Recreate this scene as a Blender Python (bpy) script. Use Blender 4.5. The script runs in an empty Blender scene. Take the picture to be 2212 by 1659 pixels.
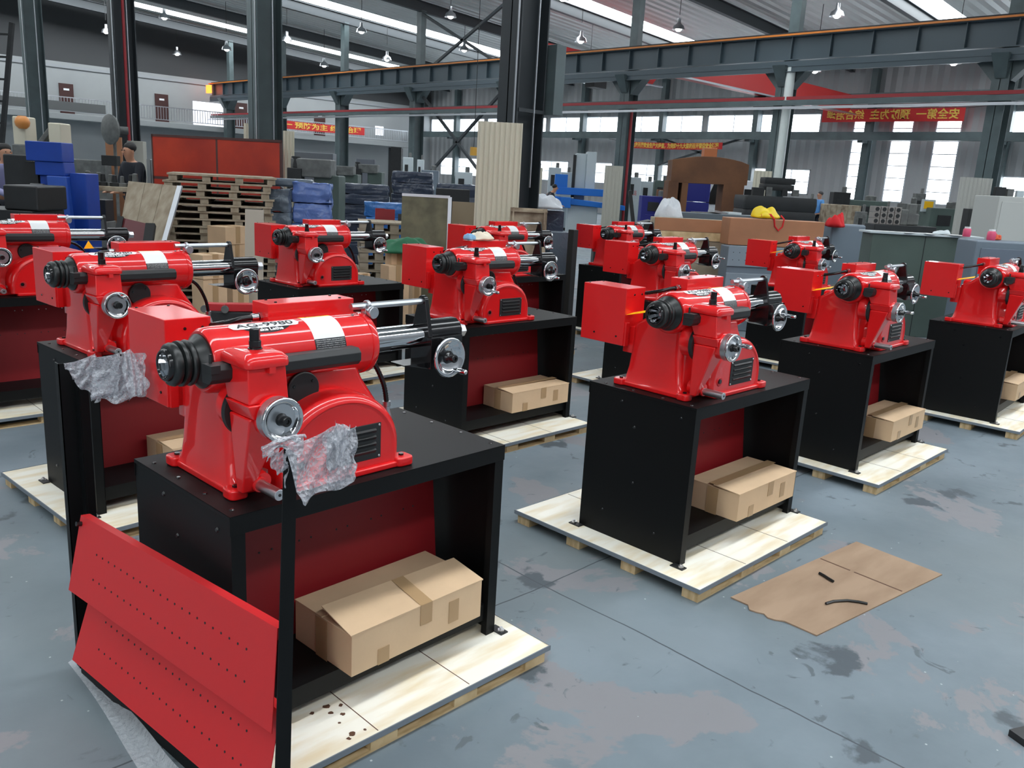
import bpy, math, random
from mathutils import Vector, Matrix
R = math.radians
S = bpy.context.scene
COL = S.collection

# ------------------------------------------------------------------ camera, world, light, exposure
# world axes: X along the machines (towards the window wall), Y towards the office wall, Z up, metres
F_PX, PITCH, ROLL, CAM_H, GRID = 1819.76, 0.23771, -0.056754, 1.67886, 0.789515
cam_data = bpy.data.cameras.new('camera')
cam = bpy.data.objects.new('camera', cam_data)
COL.objects.link(cam)
S.camera = cam
cam_data.sensor_fit = 'HORIZONTAL'
cam_data.sensor_width = 36.0
cam_data.lens = 36.0 * F_PX / 2212.0
cam_data.clip_start = 0.05
cam_data.clip_end = 300
_cp, _sp = math.cos(PITCH), math.sin(PITCH)
_cg, _sg = math.cos(GRID), math.sin(GRID)
def _grid(v):
    return Vector((v[0] * _cg + v[1] * _sg, -v[0] * _sg + v[1] * _cg, v[2]))
_fwd = Vector((0, _cp, -_sp)); _rt = Vector((1, 0, 0)); _dn = _fwd.cross(_rt)
_cr, _sr = math.cos(ROLL), math.sin(ROLL)
CAM_R = _grid(_cr * _rt + _sr * _dn)
CAM_D = _grid(-_sr * _rt + _cr * _dn)
CAM_F = _grid(_fwd)
CAM_C = Vector((0, 0, CAM_H))
m = Matrix((CAM_R, -CAM_D, -CAM_F)).transposed().to_4x4()
m.translation = CAM_C
cam.matrix_world = m

world = bpy.data.worlds.new('overcast_sky')
S.world = world
world.use_nodes = True
bg = world.node_tree.nodes['Background']
bg.inputs[0].default_value = (0.86, 0.93, 1.0, 1)
bg.inputs[1].default_value = 8.0

def area_light(name, loc, size, energy, direction=(0, 0, -1), color=(1, 1, 1)):
    ld = bpy.data.lights.new(name, 'AREA')
    ld.shape = 'RECTANGLE'; ld.size, ld.size_y = size
    ld.energy = energy; ld.color = color
    o = bpy.data.objects.new(name, ld)
    o.location = loc
    o.rotation_euler = Vector(direction).to_track_quat('-Z', 'Y').to_euler()
    COL.objects.link(o)
    return o
# added fill light behind the camera, no opening built there; the roof light strips are built with the roof
area_light('fill_behind_camera', (-7.8, -3.0, 3.2), (5.0, 4.0), 170, (1, 0.55, -0.1), (0.92, 0.96, 1.0))

S.view_settings.view_transform = 'Standard'
S.view_settings.look = 'None'
S.view_settings.exposure = 0.15
S.view_settings.gamma = 1.0
S.view_settings.use_curve_mapping = False
S.cycles.use_denoising = True
S.cycles.max_bounces = 7
S.cycles.diffuse_bounces = 3
S.cycles.glossy_bounces = 3
S.cycles.transparent_max_bounces = 8
S.cycles.sample_clamp_indirect = 6.0
S.cycles.caustics_reflective = False
S.cycles.caustics_refractive = False

# ------------------------------------------------------------------ measuring helpers
def ray(px, py):
    return CAM_R * ((px - 1106.0) / F_PX) + CAM_D * ((py - 829.5) / F_PX) + CAM_F
FH = Vector((_sg, _cg, 0))              # level direction the camera faces
RH = Vector((_cg, -_sg, 0))             # level direction to its right
def spot(px, py, dist):
    """world point seen at a photograph pixel, dist metres ahead of the camera over the floor"""
    r = ray(px, py)
    return CAM_C + r * (dist / r.dot(FH))

# ------------------------------------------------------------------ materials
def rgb(r, g, b):
    f = lambda c: ((c / 255 + 0.055) / 1.055) ** 2.4 if c > 10 else c / 255 / 12.92
    return (f(r), f(g), f(b), 1)
MATS = {}
def mat(name, col, rough=0.5, metal=0.0, coat=0.0, crough=0.08, noise=0.0, nscale=6.0, bump=0.0, bscale=40.0, col2=None, emit=0.0, alpha=1.0, spec=0.5, stretch=None, ramp=(0.35, 0.65), trans=0.0):
    if name in MATS: return MATS[name]
    M = bpy.data.materials.new(name); M.use_nodes = True
    nt = M.node_tree; N = nt.nodes; L = nt.links
    p = N['Principled BSDF']
    p.inputs['Base Color'].default_value = col
    p.inputs['Roughness'].default_value = rough
    p.inputs['Metallic'].default_value = metal
    p.inputs['Coat Weight'].default_value = coat
    p.inputs['Coat Roughness'].default_value = crough
    p.inputs['Specular IOR Level'].default_value = spec
    p.inputs['Alpha'].default_value = alpha
    p.inputs['Transmission Weight'].default_value = trans
    if emit:
        p.inputs['Emission Color'].default_value = col
        p.inputs['Emission Strength'].default_value = emit
    tc = N.new('ShaderNodeTexCoord'); src = tc.outputs['Object']
    if stretch:
        mp = N.new('ShaderNodeMapping'); mp.inputs['Scale'].default_value = stretch
        L.new(src, mp.inputs[0]); src = mp.outputs[0]
    if noise or col2:
        n = N.new('ShaderNodeTexNoise'); n.inputs['Scale'].default_value = nscale; n.inputs['Detail'].default_value = 6
        L.new(src, n.inputs['Vector'])
        cr = N.new('ShaderNodeValToRGB')
        cr.color_ramp.elements[0].position, cr.color_ramp.elements[1].position = ramp
        c2 = col2 if col2 else tuple(max(0, c * (1 - noise)) for c in col[:3]) + (1,)
        cr.color_ramp.elements[0].color = c2
        cr.color_ramp.elements[1].color = col
        L.new(n.outputs['Fac'], cr.inputs[0]); L.new(cr.outputs[0], p.inputs['Base Color'])
    if bump:
        n = N.new('ShaderNodeTexNoise'); n.inputs['Scale'].default_value = bscale; n.inputs['Detail'].default_value = 3
        L.new(src, n.inputs['Vector'])
        b = N.new('ShaderNodeBump'); b.inputs['Strength'].default_value = bump; b.inputs['Distance'].default_value = 0.01
        L.new(n.outputs['Fac'], b.inputs['Height']); L.new(b.outputs[0], p.inputs['Normal'])
    MATS[name] = M
    return M

RED = mat('gloss_red_paint', (0.76, 0.008, 0.010, 1), 0.42, coat=1.0, crough=0.05, spec=0.25, bump=0.05, bscale=26)
REDS = mat('satin_red_sheet', (0.72, 0.010, 0.012, 1), 0.5, coat=0.7, crough=0.12, spec=0.25)
REDP = mat('red_powder_coat', (0.50, 0.016, 0.022, 1), 0.5)
BLK = mat('black_powder_coat', (0.0028, 0.0034, 0.0038, 1), 0.5, spec=0.22)
BLKG = mat('gloss_black', (0.008, 0.008, 0.009, 1), 0.16)
BLKM = mat('matt_black', (0.014, 0.015, 0.016, 1), 0.5)
RUB = mat('black_rubber', (0.012, 0.014, 0.014, 1), 0.36)
CHR = mat('chrome', (0.62, 0.63, 0.65, 1), 0.08, metal=1.0)
STL = mat('machined_steel', (0.60, 0.60, 0.62, 1), 0.34, metal=1.0)
ALU = mat('dull_aluminium', (0.55, 0.57, 0.60, 1), 0.34, metal=1.0)
WHT = mat('white_label', (0.86, 0.87, 0.88, 1), 0.35)
BLKL = mat('black_label', (0.01, 0.011, 0.014, 1), 0.4)
YEL = mat('yellow_tag', rgb(255, 196, 10), 0.45)
ORG = mat('orange_tag', rgb(240, 120, 20), 0.5)
INK = mat('black_ink', (0.012, 0.012, 0.014, 1), 0.5)
INKW = mat('white_ink', (0.85, 0.85, 0.85, 1), 0.5)
CARD = mat('corrugated_card', rgb(220, 188, 152), 0.8, noise=0.10, nscale=5, bump=0.05, bscale=60)
CARD_D = mat('worn_card', rgb(166, 140, 116), 0.85, col2=rgb(146, 120, 97), nscale=2.2, stretch=(1, 4, 1), ramp=(0.3, 0.6))
TAPE = mat('packing_tape', rgb(180, 148, 110), 0.28)
PLY = mat('pale_plywood', rgb(250, 246, 232), 0.6, col2=rgb(236, 220, 186), nscale=2.4, stretch=(1.2, 7, 1), ramp=(0.32, 0.56))
PINE = mat('raw_pine', rgb(222, 196, 152), 0.7, col2=rgb(186, 156, 112), nscale=4, stretch=(2, 9, 2))
STAIN = mat('oil_stain', rgb(96, 66, 48), 0.6)
GALV = mat('galvanised_edge', rgb(128, 136, 144), 0.5, metal=0.2)
PALW = mat('weathered_pallet', rgb(176, 164, 144), 0.8, col2=rgb(150, 136, 116), nscale=3, stretch=(1, 5, 3))
COLM = mat('column_paint', rgb(88, 102, 104), 0.42, noise=0.25, nscale=2)
COLD = mat('column_dark_paint', rgb(44, 50, 54), 0.45)
STEELD = mat('dark_rafter', rgb(52, 58, 62), 0.55)
ORAIL = mat('orange_rail', rgb(205, 120, 40), 0.4)
REDPIPE = mat('dull_red_pipe', rgb(150, 40, 46), 0.5)
OFFW = mat('office_plaster', rgb(156, 160, 161), 0.85, noise=0.08, nscale=0.6)
CREAM = mat('cream_corrugated', rgb(210, 204, 184), 0.6)
DOORB = mat('brown_door', rgb(64, 36, 34), 0.5)
GREYG = mat('machine_green', rgb(86, 102, 96), 0.5, noise=0.2, nscale=3)
GREYB = mat('cabinet_blue_grey', rgb(112, 124, 136), 0.5)
BLUE = mat('machine_blue', rgb(26, 70, 168), 0.4, noise=0.15, nscale=4)
BLUEL = mat('light_machine_blue', rgb(22, 112, 205), 0.4)
BLUED = mat('dark_blue', rgb(28, 34, 120), 0.5)
WHTM = mat('machine_white', rgb(196, 206, 210), 0.5)
RUST = mat('rusty_steel', rgb(118, 78, 50), 0.7, col2=rgb(88, 56, 36), nscale=1.2)
DARK = mat('dark_iron', rgb(36, 38, 40), 0.6, noise=0.3)
GREYM = mat('grey_iron', rgb(112, 114, 112), 0.55, noise=0.35, nscale=9)
WOODD = mat('grey_plywood', rgb(122, 116, 92), 0.7, col2=rgb(92, 88, 70), nscale=5)
WOODB = mat('brown_plywood', rgb(176, 122, 88), 0.6, noise=0.18, nscale=2.5)
WOODC = mat('crate_wood', rgb(178, 164, 142), 0.75, col2=rgb(122, 104, 86), nscale=6)
BANNER = mat('banner_red', rgb(205, 48, 48), 0.7)
BANTXT = mat('banner_yellow', rgb(240, 200, 90), 0.7)
ORANGES = mat('orange_screen', rgb(196, 66, 44), 0.35, col2=rgb(150, 44, 36), nscale=1.2)
GREENT = mat('green_tarpaulin', rgb(24, 100, 66), 0.6)
SKIN = mat('skin', rgb(190, 140, 112), 0.55)
HAIR = mat('black_hair', rgb(22, 20, 20), 0.6)
NAVY = mat('navy_cloth', rgb(24, 28, 38), 0.8)
SKYBL = mat('light_blue_cloth', rgb(96, 158, 222), 0.8)
LAVEN = mat('lavender_cloth', rgb(150, 150, 190), 0.8)
REDC = mat('red_cloth', rgb(205, 24, 32), 0.8)
WHCL = mat('cream_cloth', rgb(232, 222, 200), 0.85)
LBCL = mat('pale_blue_cloth', rgb(130, 180, 215), 0.8)
PINK = mat('pink_bottle', rgb(222, 84, 120), 0.35)
LAMPW = mat('lamp_lit', (1, 0.98, 0.95, 1), 0.5, emit=9.0)
SKYL = mat('roof_light_panel', (0.92, 0.97, 1.0, 1), 0.5, emit=13.0)
EXITM = mat('signal_lamp_lit', (1.0, 0.16, 0.02, 1), 0.5, emit=4.0)
YBAG = mat('yellow_bag', rgb(238, 208, 30), 0.45)

def film_mat(name, tint=(0.86, 0.88, 0.92, 1), opacity=0.45, rough=0.18, bump=0.5, bscale=55, bubbles=False, spread=0.5):
    M = bpy.data.materials.new(name); M.use_nodes = True
    nt = M.node_tree; N = nt.nodes; L = nt.links
    p = N['Principled BSDF']; out = N['Material Output']
    p.inputs['Base Color'].default_value = tint; p.inputs['Roughness'].default_value = rough
    t = N.new('ShaderNodeBsdfTransparent'); mx = N.new('ShaderNodeMixShader')
    tc = N.new('ShaderNodeTexCoord')
    if bubbles:
        n = N.new('ShaderNodeTexVoronoi'); n.inputs['Scale'].default_value = bscale
        h = n.outputs['Distance']
    else:
        n = N.new('ShaderNodeTexNoise'); n.inputs['Scale'].default_value = bscale; n.inputs['Detail'].default_value = 4
        h = n.outputs['Fac']; n.inputs['Distortion'].default_value = 1.5
    L.new(tc.outputs['Object'], n.inputs['Vector'])
    b = N.new('ShaderNodeBump'); b.inputs['Strength'].default_value = bump; b.inputs['Distance'].default_value = 0.01
    L.new(h, b.inputs['Height']); L.new(b.outputs[0], p.inputs['Normal'])
    lw = N.new('ShaderNodeFresnel'); lw.inputs['IOR'].default_value = 1.75
    L.new(b.outputs[0], lw.inputs['Normal'])
    mr = N.new('ShaderNodeMapRange'); mr.inputs[3].default_value = opacity; mr.inputs[4].default_value = min(1, opacity + spread)
    L.new(lw.outputs[0], mr.inputs[0])
    L.new(mr.outputs[0], mx.inputs[0]); L.new(t.outputs[0], mx.inputs[1]); L.new(p.outputs[0], mx.inputs[2])
    L.new(mx.outputs[0], out.inputs[0])
    return M
BUBBLE = film_mat('bubble_wrap_film', (0.86, 0.88, 0.94, 1), 0.20, 0.15, 0.9, 95, True)
FILM = film_mat('clear_film', (0.80, 0.83, 0.87, 1), 0.10, 0.2, 0.9, 40, spread=0.3)
PLASTIC = film_mat('milky_film', (0.80, 0.84, 0.88, 1), 0.7, 0.3, 0.6, 14)
GLASS = film_mat('window_glass', (0.9, 0.95, 1.0, 1), 0.06, 0.05, 0.0, 5)
WRAPB = film_mat('wrapped_blue', rgb(96, 122, 184), 0.97, 0.2, 1.0, 7)
WRAPD = film_mat('wrapped_dark', rgb(62, 70, 86), 0.97, 0.14, 1.0, 9)
WRAPL = film_mat('wrapped_light_blue', rgb(60, 120, 190), 0.96, 0.22, 0.9, 12)
WRAPG = film_mat('wrapped_grey', rgb(92, 104, 116), 0.96, 0.25, 0.8, 12)

def floor_material():
    M = bpy.data.materials.new('painted_concrete_floor'); M.use_nodes = True
    nt = M.node_tree; N = nt.nodes; L = nt.links
    p = N['Principled BSDF']
    g = N.new('ShaderNodeNewGeometry')
    def noise(scale, detail=8, dist=0.0, rough=0.55):
        n = N.new('ShaderNodeTexNoise'); n.inputs['Scale'].default_value = scale
        n.inputs['Detail'].default_value = detail; n.inputs['Distortion'].default_value = dist
        n.inputs['Roughness'].default_value = rough
        L.new(g.outputs['Position'], n.inputs['Vector']); return n.outputs['Fac']
    def ramp(src, p0, p1):
        r = N.new('ShaderNodeValToRGB'); r.color_ramp.elements[0].position = p0; r.color_ramp.elements[1].position = p1
        L.new(src, r.inputs[0]); return r.outputs[0]
    def mix(fac, a, b):
        x = N.new('ShaderNodeMix'); x.data_type = 'RGBA'
        if hasattr(fac, 'links'): L.new(fac, x.inputs['Factor'])
        else: x.inputs['Factor'].default_value = fac
        for s, v in (('A', a), ('B', b)):
            s = [i for i in x.inputs if i.name == s and i.type == 'RGBA'][0]
            if hasattr(v, 'links'): L.new(v, s)
            else: s.default_value = v
        return [o for o in x.outputs if o.type == 'RGBA'][0]
    base = mix(ramp(noise(0.9), 0.38, 0.62), rgb(108, 120, 128), rgb(130, 142, 150))
    base = mix(ramp(noise(0.35, 3), 0.45, 0.65), base, rgb(118, 127, 130))
    patch = ramp(noise(1.1, 9, 0.3, 0.62), 0.555, 0.57)         # bare, slightly pinkish grey patches where paint has lifted
    base = mix(patch, base, rgb(134, 134, 138))
    dark = ramp(noise(2.9, 7, 0.2), 0.625, 0.66)
    base = mix(dark, base, rgb(84, 92, 98))
    scuff = ramp(noise(6.5, 8, 1.2), 0.64, 0.69)
    base = mix(scuff, base, rgb(96, 105, 111))
    v = N.new('ShaderNodeTexVoronoi'); v.inputs['Scale'].default_value = 9; L.new(g.outputs['Position'], v.inputs['Vector'])
    lt = N.new('ShaderNodeMath'); lt.operation = 'LESS_THAN'; lt.inputs[1].default_value = 0.035; L.new(v.outputs['Distance'], lt.inputs[0]); speck = lt.outputs[0]
    base = mix(speck, base, rgb(176, 184, 188))
    # control joints: thin scored lines, 3 m x 3 m, slightly wandering
    sep = N.new('ShaderNodeSeparateXYZ'); L.new(g.outputs['Position'], sep.inputs[0])
    wob = noise(1.5, 4)
    def joint(axis, period, off):
        a = N.new('ShaderNodeMath'); a.operation = 'MULTIPLY_ADD'; a.inputs[1].default_value = 0.05; L.new(wob, a.inputs[0]); L.new(sep.outputs[axis], a.inputs[2])
        b = N.new('ShaderNodeMath'); b.operation = 'ADD'; b.inputs[1].default_value = off; L.new(a.outputs[0], b.inputs[0])
        c = N.new('ShaderNodeMath'); c.operation = 'PINGPONG'; c.inputs[1].default_value = period / 2; L.new(b.outputs[0], c.inputs[0])
        d = N.new('ShaderNodeMath'); d.operation = 'LESS_THAN'; d.inputs[1].default_value = 0.0035; L.new(c.outputs[0], d.inputs[0])
        return d.outputs[0]
    for ax, per, off in (('X', 6.0, 3.495), ('Y', 6.0, 3.775)):
        base = mix(joint(ax, per, off), base, rgb(74, 82, 88))
    L.new(base, p.inputs['Base Color'])
    rr = N.new('ShaderNodeMapRange'); rr.inputs[3].default_value = 0.42; rr.inputs[4].default_value = 0.6
    p.inputs['Specular IOR Level'].default_value = 0.3
    L.new(noise(3.0), rr.inputs[0]); L.new(rr.outputs[0], p.inputs['Roughness'])
    b = N.new('ShaderNodeBump'); b.inputs['Strength'].default_value = 0.12; b.inputs['Distance'].default_value = 0.01
    L.new(noise(14, 6), b.inputs['Height']); L.new(b.outputs[0], p.inputs['Normal'])
    return M
FLOORM = floor_material()

def ribbed_material(name, col, period, axis='Y', dark=0.55, rough=0.55, spec=0.5):
    """profiled sheet: ribs as bump so the light shades them"""
    M = bpy.data.materials.new(name); M.use_nodes = True
    nt = M.node_tree; N = nt.nodes; L = nt.links
    p = N['Principled BSDF']; p.inputs['Base Color'].default_value = col; p.inputs['Roughness'].default_value = rough
    g = N.new('ShaderNodeTexCoord'); sep = N.new('ShaderNodeSeparateXYZ'); L.new(g.outputs['Object'], sep.inputs[0])
    c = N.new('ShaderNodeMath'); c.operation = 'PINGPONG'; c.inputs[1].default_value = period / 2; L.new(sep.outputs[axis], c.inputs[0])
    b = N.new('ShaderNodeBump'); b.inputs['Strength'].default_value = 1.0; b.inputs['Distance'].default_value = 0.4
    L.new(c.outputs[0], b.inputs['Height']); L.new(b.outputs[0], p.inputs['Normal'])
    n = N.new('ShaderNodeTexNoise'); n.inputs['Scale'].default_value = 0.5; n.inputs['Detail'].default_value = 5; L.new(g.outputs['Object'], n.inputs['Vector'])
    cr = N.new('ShaderNodeValToRGB'); cr.color_ramp.elements[0].color = tuple(x * 0.8 for x in col[:3]) + (1,); cr.color_ramp.elements[1].color = col
    L.new(n.outputs['Fac'], cr.inputs[0]); L.new(cr.outputs[0], p.inputs['Base Color'])
    return M
WALLM = ribbed_material('ribbed_wall_sheet', rgb(176, 178, 180), 0.5, 'Y')
WALLMX = ribbed_material('ribbed_wall_sheet_x', rgb(150, 152, 155), 0.5, 'X')
ROOFM = ribbed_material('ribbed_roof_sheet', rgb(222, 224, 220), 0.45, 'Y', rough=0.35)

# ------------------------------------------------------------------ mesh builder
class MB:
    def __init__(self): self.v = []; self.f = []
    def add(self, vs, fs):
        o = len(self.v); self.v += [tuple(p) for p in vs]; self.f += [tuple(i + o for i in f) for f in fs]; return self
    def bx(self, x0, x1, y0, y1, z0, z1):
        vs = [(x, y, z) for z in (z0, z1) for y in (y0, y1) for x in (x0, x1)]
        return self.add(vs, [(0, 2, 3, 1), (4, 5, 7, 6), (0, 1, 5, 4), (2, 6, 7, 3), (0, 4, 6, 2), (1, 3, 7, 5)])
    def box(self, c, s, rz=0.0, rx=0.0, ry=0.0):
        M = Matrix.Rotation(rz, 3, 'Z') @ Matrix.Rotation(ry, 3, 'Y') @ Matrix.Rotation(rx, 3, 'X')
        vs = [Vector(c) + M @ Vector((x * s[0] / 2, y * s[1] / 2, z * s[2] / 2)) for z in (-1, 1) for y in (-1, 1) for x in (-1, 1)]
        return self.add(vs, [(0, 2, 3, 1), (4, 5, 7, 6), (0, 1, 5, 4), (2, 6, 7, 3), (0, 4, 6, 2), (1, 3, 7, 5)])
    def hexa(self, b, t):
        """b,t: four points each, bottom and top loops, counter-clockwise from above"""
        return self.add(list(b) + list(t), [(3, 2, 1, 0), (4, 5, 6, 7)] + [(i, (i + 1) % 4, 4 + (i + 1) % 4, 4 + i) for i in range(4)])
    def loft(self, rings, close=True, caps=True):
        n = len(rings[0]); vs = [p for r in rings for p in r]; fs = []
        for k in range(len(rings) - 1):
            for i in range(n if close else n - 1):
                j = (i + 1) % n
                fs.append((k * n + i, k * n + j, (k + 1) * n + j, (k + 1) * n + i))
        if caps: fs += [tuple(range(n))[::-1], tuple((len(rings) - 1) * n + i for i in range(n))]
        return self.add(vs, fs)
    def lathe(self, prof, o=(0, 0, 0), d=(0, 0, 1), n=28, caps=True, phase=0.0):
        d = Vector(d).normalized(); o = Vector(o)
        a = d.orthogonal().normalized() if abs(d.z) > 0.9 else Vector((0, 0, 1)).cross(d).normalized()
        b = d.cross(a)
        rings = [[o + d * t + (a * math.cos(2 * math.pi * i / n + phase) + b * math.sin(2 * math.pi * i / n + phase)) * r for i in range(n)] for t, r in prof]
        return self.loft(rings, True, caps)
    def cyl(self, p0, p1, r0, r1=None, n=20, caps=True, phase=0.0):
        p0 = Vector(p0); p1 = Vector(p1)
        return self.lathe([(0, r0), ((p1 - p0).length, r0 if r1 is None else r1)], p0, p1 - p0, n, caps, phase)
    def bar(self, p0, p1, w, h=None):
        h = h or w
        p0 = Vector(p0); p1 = Vector(p1); d = (p1 - p0).normalized()
        up = Vector((0, 0, 1)) if abs(d.z) < 0.95 else Vector((1, 0, 0))
        a = d.cross(up).normalized() * (w / 2); b = a.cross(d).normalized() * (h / 2)
        rings = [[p - a - b, p + a - b, p + a + b, p - a + b] for p in (p0, p1)]
        return self.loft(rings)
    def tube(self, pts, r, n=8, ring=None):
        pts = [Vector(p) for p in pts]; rings = []
        a = None
        for i, p in enumerate(pts):
            d = (pts[min(i + 1, len(pts) - 1)] - pts[max(i - 1, 0)]).normalized()
            if a is None: a = d.orthogonal().normalized()
            a = (a - d * a.dot(d)).normalized(); b = d.cross(a)
            rr = r if ring is None else r * ring(i)
            rings.append([p + (a * math.cos(2 * math.pi * k / n) + b * math.sin(2 * math.pi * k / n)) * rr for k in range(n)])
        return self.loft(rings)
    def prism(self, poly, axis, a, b):
        """poly in the two other axes (order x,y,z without axis), extruded a..b"""
        def P(u, w, t): return (t, u, w) if axis == 0 else (u, t, w) if axis == 1 else (u, w, t)
        rings = [[P(u, w, t) for u, w in poly] for t in (a, b)]
        return self.loft(rings)
    def ball(self, c, r, n=12, sq=(1, 1, 1)):
        rings = []
        for i in range(1, n // 2):
            t = math.pi * i / (n // 2)
            rings.append([(c[0] + r * sq[0] * math.sin(t) * math.cos(2 * math.pi * k / n), c[1] + r * sq[1] * math.sin(t) * math.sin(2 * math.pi * k / n), c[2] - r * sq[2] * math.cos(t)) for k in range(n)])
        return self.loft(rings)
    def build(self, name, material, parent=None, bevel=0.0, seg=2, sharp=38, sub=0):
        me = bpy.data.meshes.new(name)
        me.from_pydata([tuple(p) for p in self.v], [], self.f)
        me.materials.append(material)
        import bmesh
        bm = bmesh.new(); bm.from_mesh(me); bmesh.ops.recalc_face_normals(bm, faces=bm.faces); bm.to_mesh(me); bm.free()
        me.polygons.foreach_set('use_smooth', [True] * len(me.polygons))
        if not bevel: me.set_sharp_from_angle(angle=R(sharp))
        o = bpy.data.objects.new(name, me); COL.objects.link(o)
        if parent: o.parent = parent
        if bevel:
            b = o.modifiers.new('bevel', 'BEVEL'); b.width = bevel; b.segments = seg; b.limit_method = 'ANGLE'; b.angle_limit = R(32)
            b.harden_normals = True; b.use_clamp_overlap = True
        if sub:
            s = o.modifiers.new('sub', 'SUBSURF'); s.levels = sub; s.render_levels = sub
        return o

def rrect(x0, x1, y0, y1, r, z, n=4):
    pts = []
    for cx, cy, a0 in ((x1 - r, y1 - r, 0), (x0 + r, y1 - r, 90), (x0 + r, y0 + r, 180), (x1 - r, y0 + r, 270)):
        for k in range(n + 1):
            a = R(a0 + 90 * k / n); pts.append((cx + r * math.cos(a), cy + r * math.sin(a), z))
    return pts

def text_mesh(s, size, fmap, name, material, parent=None, align='CENTER', spacing=1.0, bold=0.0, xscale=1.0, res=3, fit=None):
    cu = bpy.data.curves.new('t', 'FONT'); cu.body = s; cu.size = size; cu.align_x = align; cu.align_y = 'CENTER'
    cu.space_character = spacing; cu.resolution_u = res; cu.offset = bold
    to = bpy.data.objects.new('t', cu); COL.objects.link(to)
    dg = bpy.context.evaluated_depsgraph_get(); dg.update()
    me = bpy.data.meshes.new_from_object(to.evaluated_get(dg))
    bpy.data.objects.remove(to); bpy.data.curves.remove(cu)
    if fit and len(me.vertices):
        xs = [v.co.x for v in me.vertices]; xscale = fit / max(1e-6, max(xs) - min(xs)); xc = (max(xs) + min(xs)) / 2
    else: xc = 0
    for v in me.vertices: v.co = fmap((v.co.x - xc) * xscale, v.co.y)
    me.name = name; me.materials.clear(); me.materials.append(material)
    o = bpy.data.objects.new(name, me); COL.objects.link(o)
    if parent: o.parent = parent
    return o

# ------------------------------------------------------------------ naming helpers
def tag(o, label=None, cat=None, group=None, kind=None):
    if label: o['label'] = label
    if cat: o['category'] = cat
    if group: o['group'] = group
    if kind: o['kind'] = kind
    return o
def thing(name, label, cat, loc=(0, 0, 0), rz=0.0, group=None):
    o = bpy.data.objects.new(name, None); COL.objects.link(o)
    o.empty_display_size = 0.1
    o.location = loc; o.rotation_euler = (0, 0, rz)
    return tag(o, label, cat, group)
def copy_tree(o, parent=None):
    kids = [c for c in bpy.data.objects if c.parent == o]
    c = o.copy(); COL.objects.link(c)
    if parent: c.parent = parent
    for k in kids: copy_tree(k, c)
    return c
def struct(mb, name, material, **k):
    return tag(mb.build(name, material, **k), kind='structure')
def solo(mb, name, material, label, cat, group=None, **k):
    """a thing that is a single mesh, with its origin moved to its own base"""
    xs = [p[0] for p in mb.v]; ys = [p[1] for p in mb.v]; zs = [p[2] for p in mb.v]
    c = Vector(((min(xs) + max(xs)) / 2, (min(ys) + max(ys)) / 2, min(zs)))
    mb.v = [tuple(Vector(p) - c) for p in mb.v]
    o = mb.build(name, material, **k); o.location = c
    return tag(o, label, cat, group)
# ------------------------------------------------------------------ the red lathe: origin on the bench top, X along the spindle, -Y the front
AXY, AXZ = -0.075, 0.371       # spindle axis
BR = 0.093                     # barrel radius
def bend(x, ang, lift=0.0009):
    return Vector((x, AXY + (BR + lift) * math.sin(ang), AXZ + (BR + lift) * math.cos(ang)))
def patch(x0, x1, a0, a1, name, material, parent, lift=0.0009, outline=None, n=14):
    """thin sticker wrapped round the barrel; outline: function u(0..1 along x) -> (a0, a1)"""
    mb = MB(); m_ = 24 if outline else 2; rings = []
    vs = []; fs = []
    for i in range(m_ + 1):
        u = i / m_; b0, b1 = outline(u) if outline else (a0, a1)
        for k in range(n + 1):
            vs.append(bend(x0 + (x1 - x0) * u, R(b0 + (b1 - b0) * k / n), lift))
    for i in range(m_):
        for k in range(n):
            fs.append((i * (n + 1) + k, i * (n + 1) + k + 1, (i + 1) * (n + 1) + k + 1, (i + 1) * (n + 1) + k))
    mb.add(vs, fs)
    return mb.build(name, material, parent)

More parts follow.
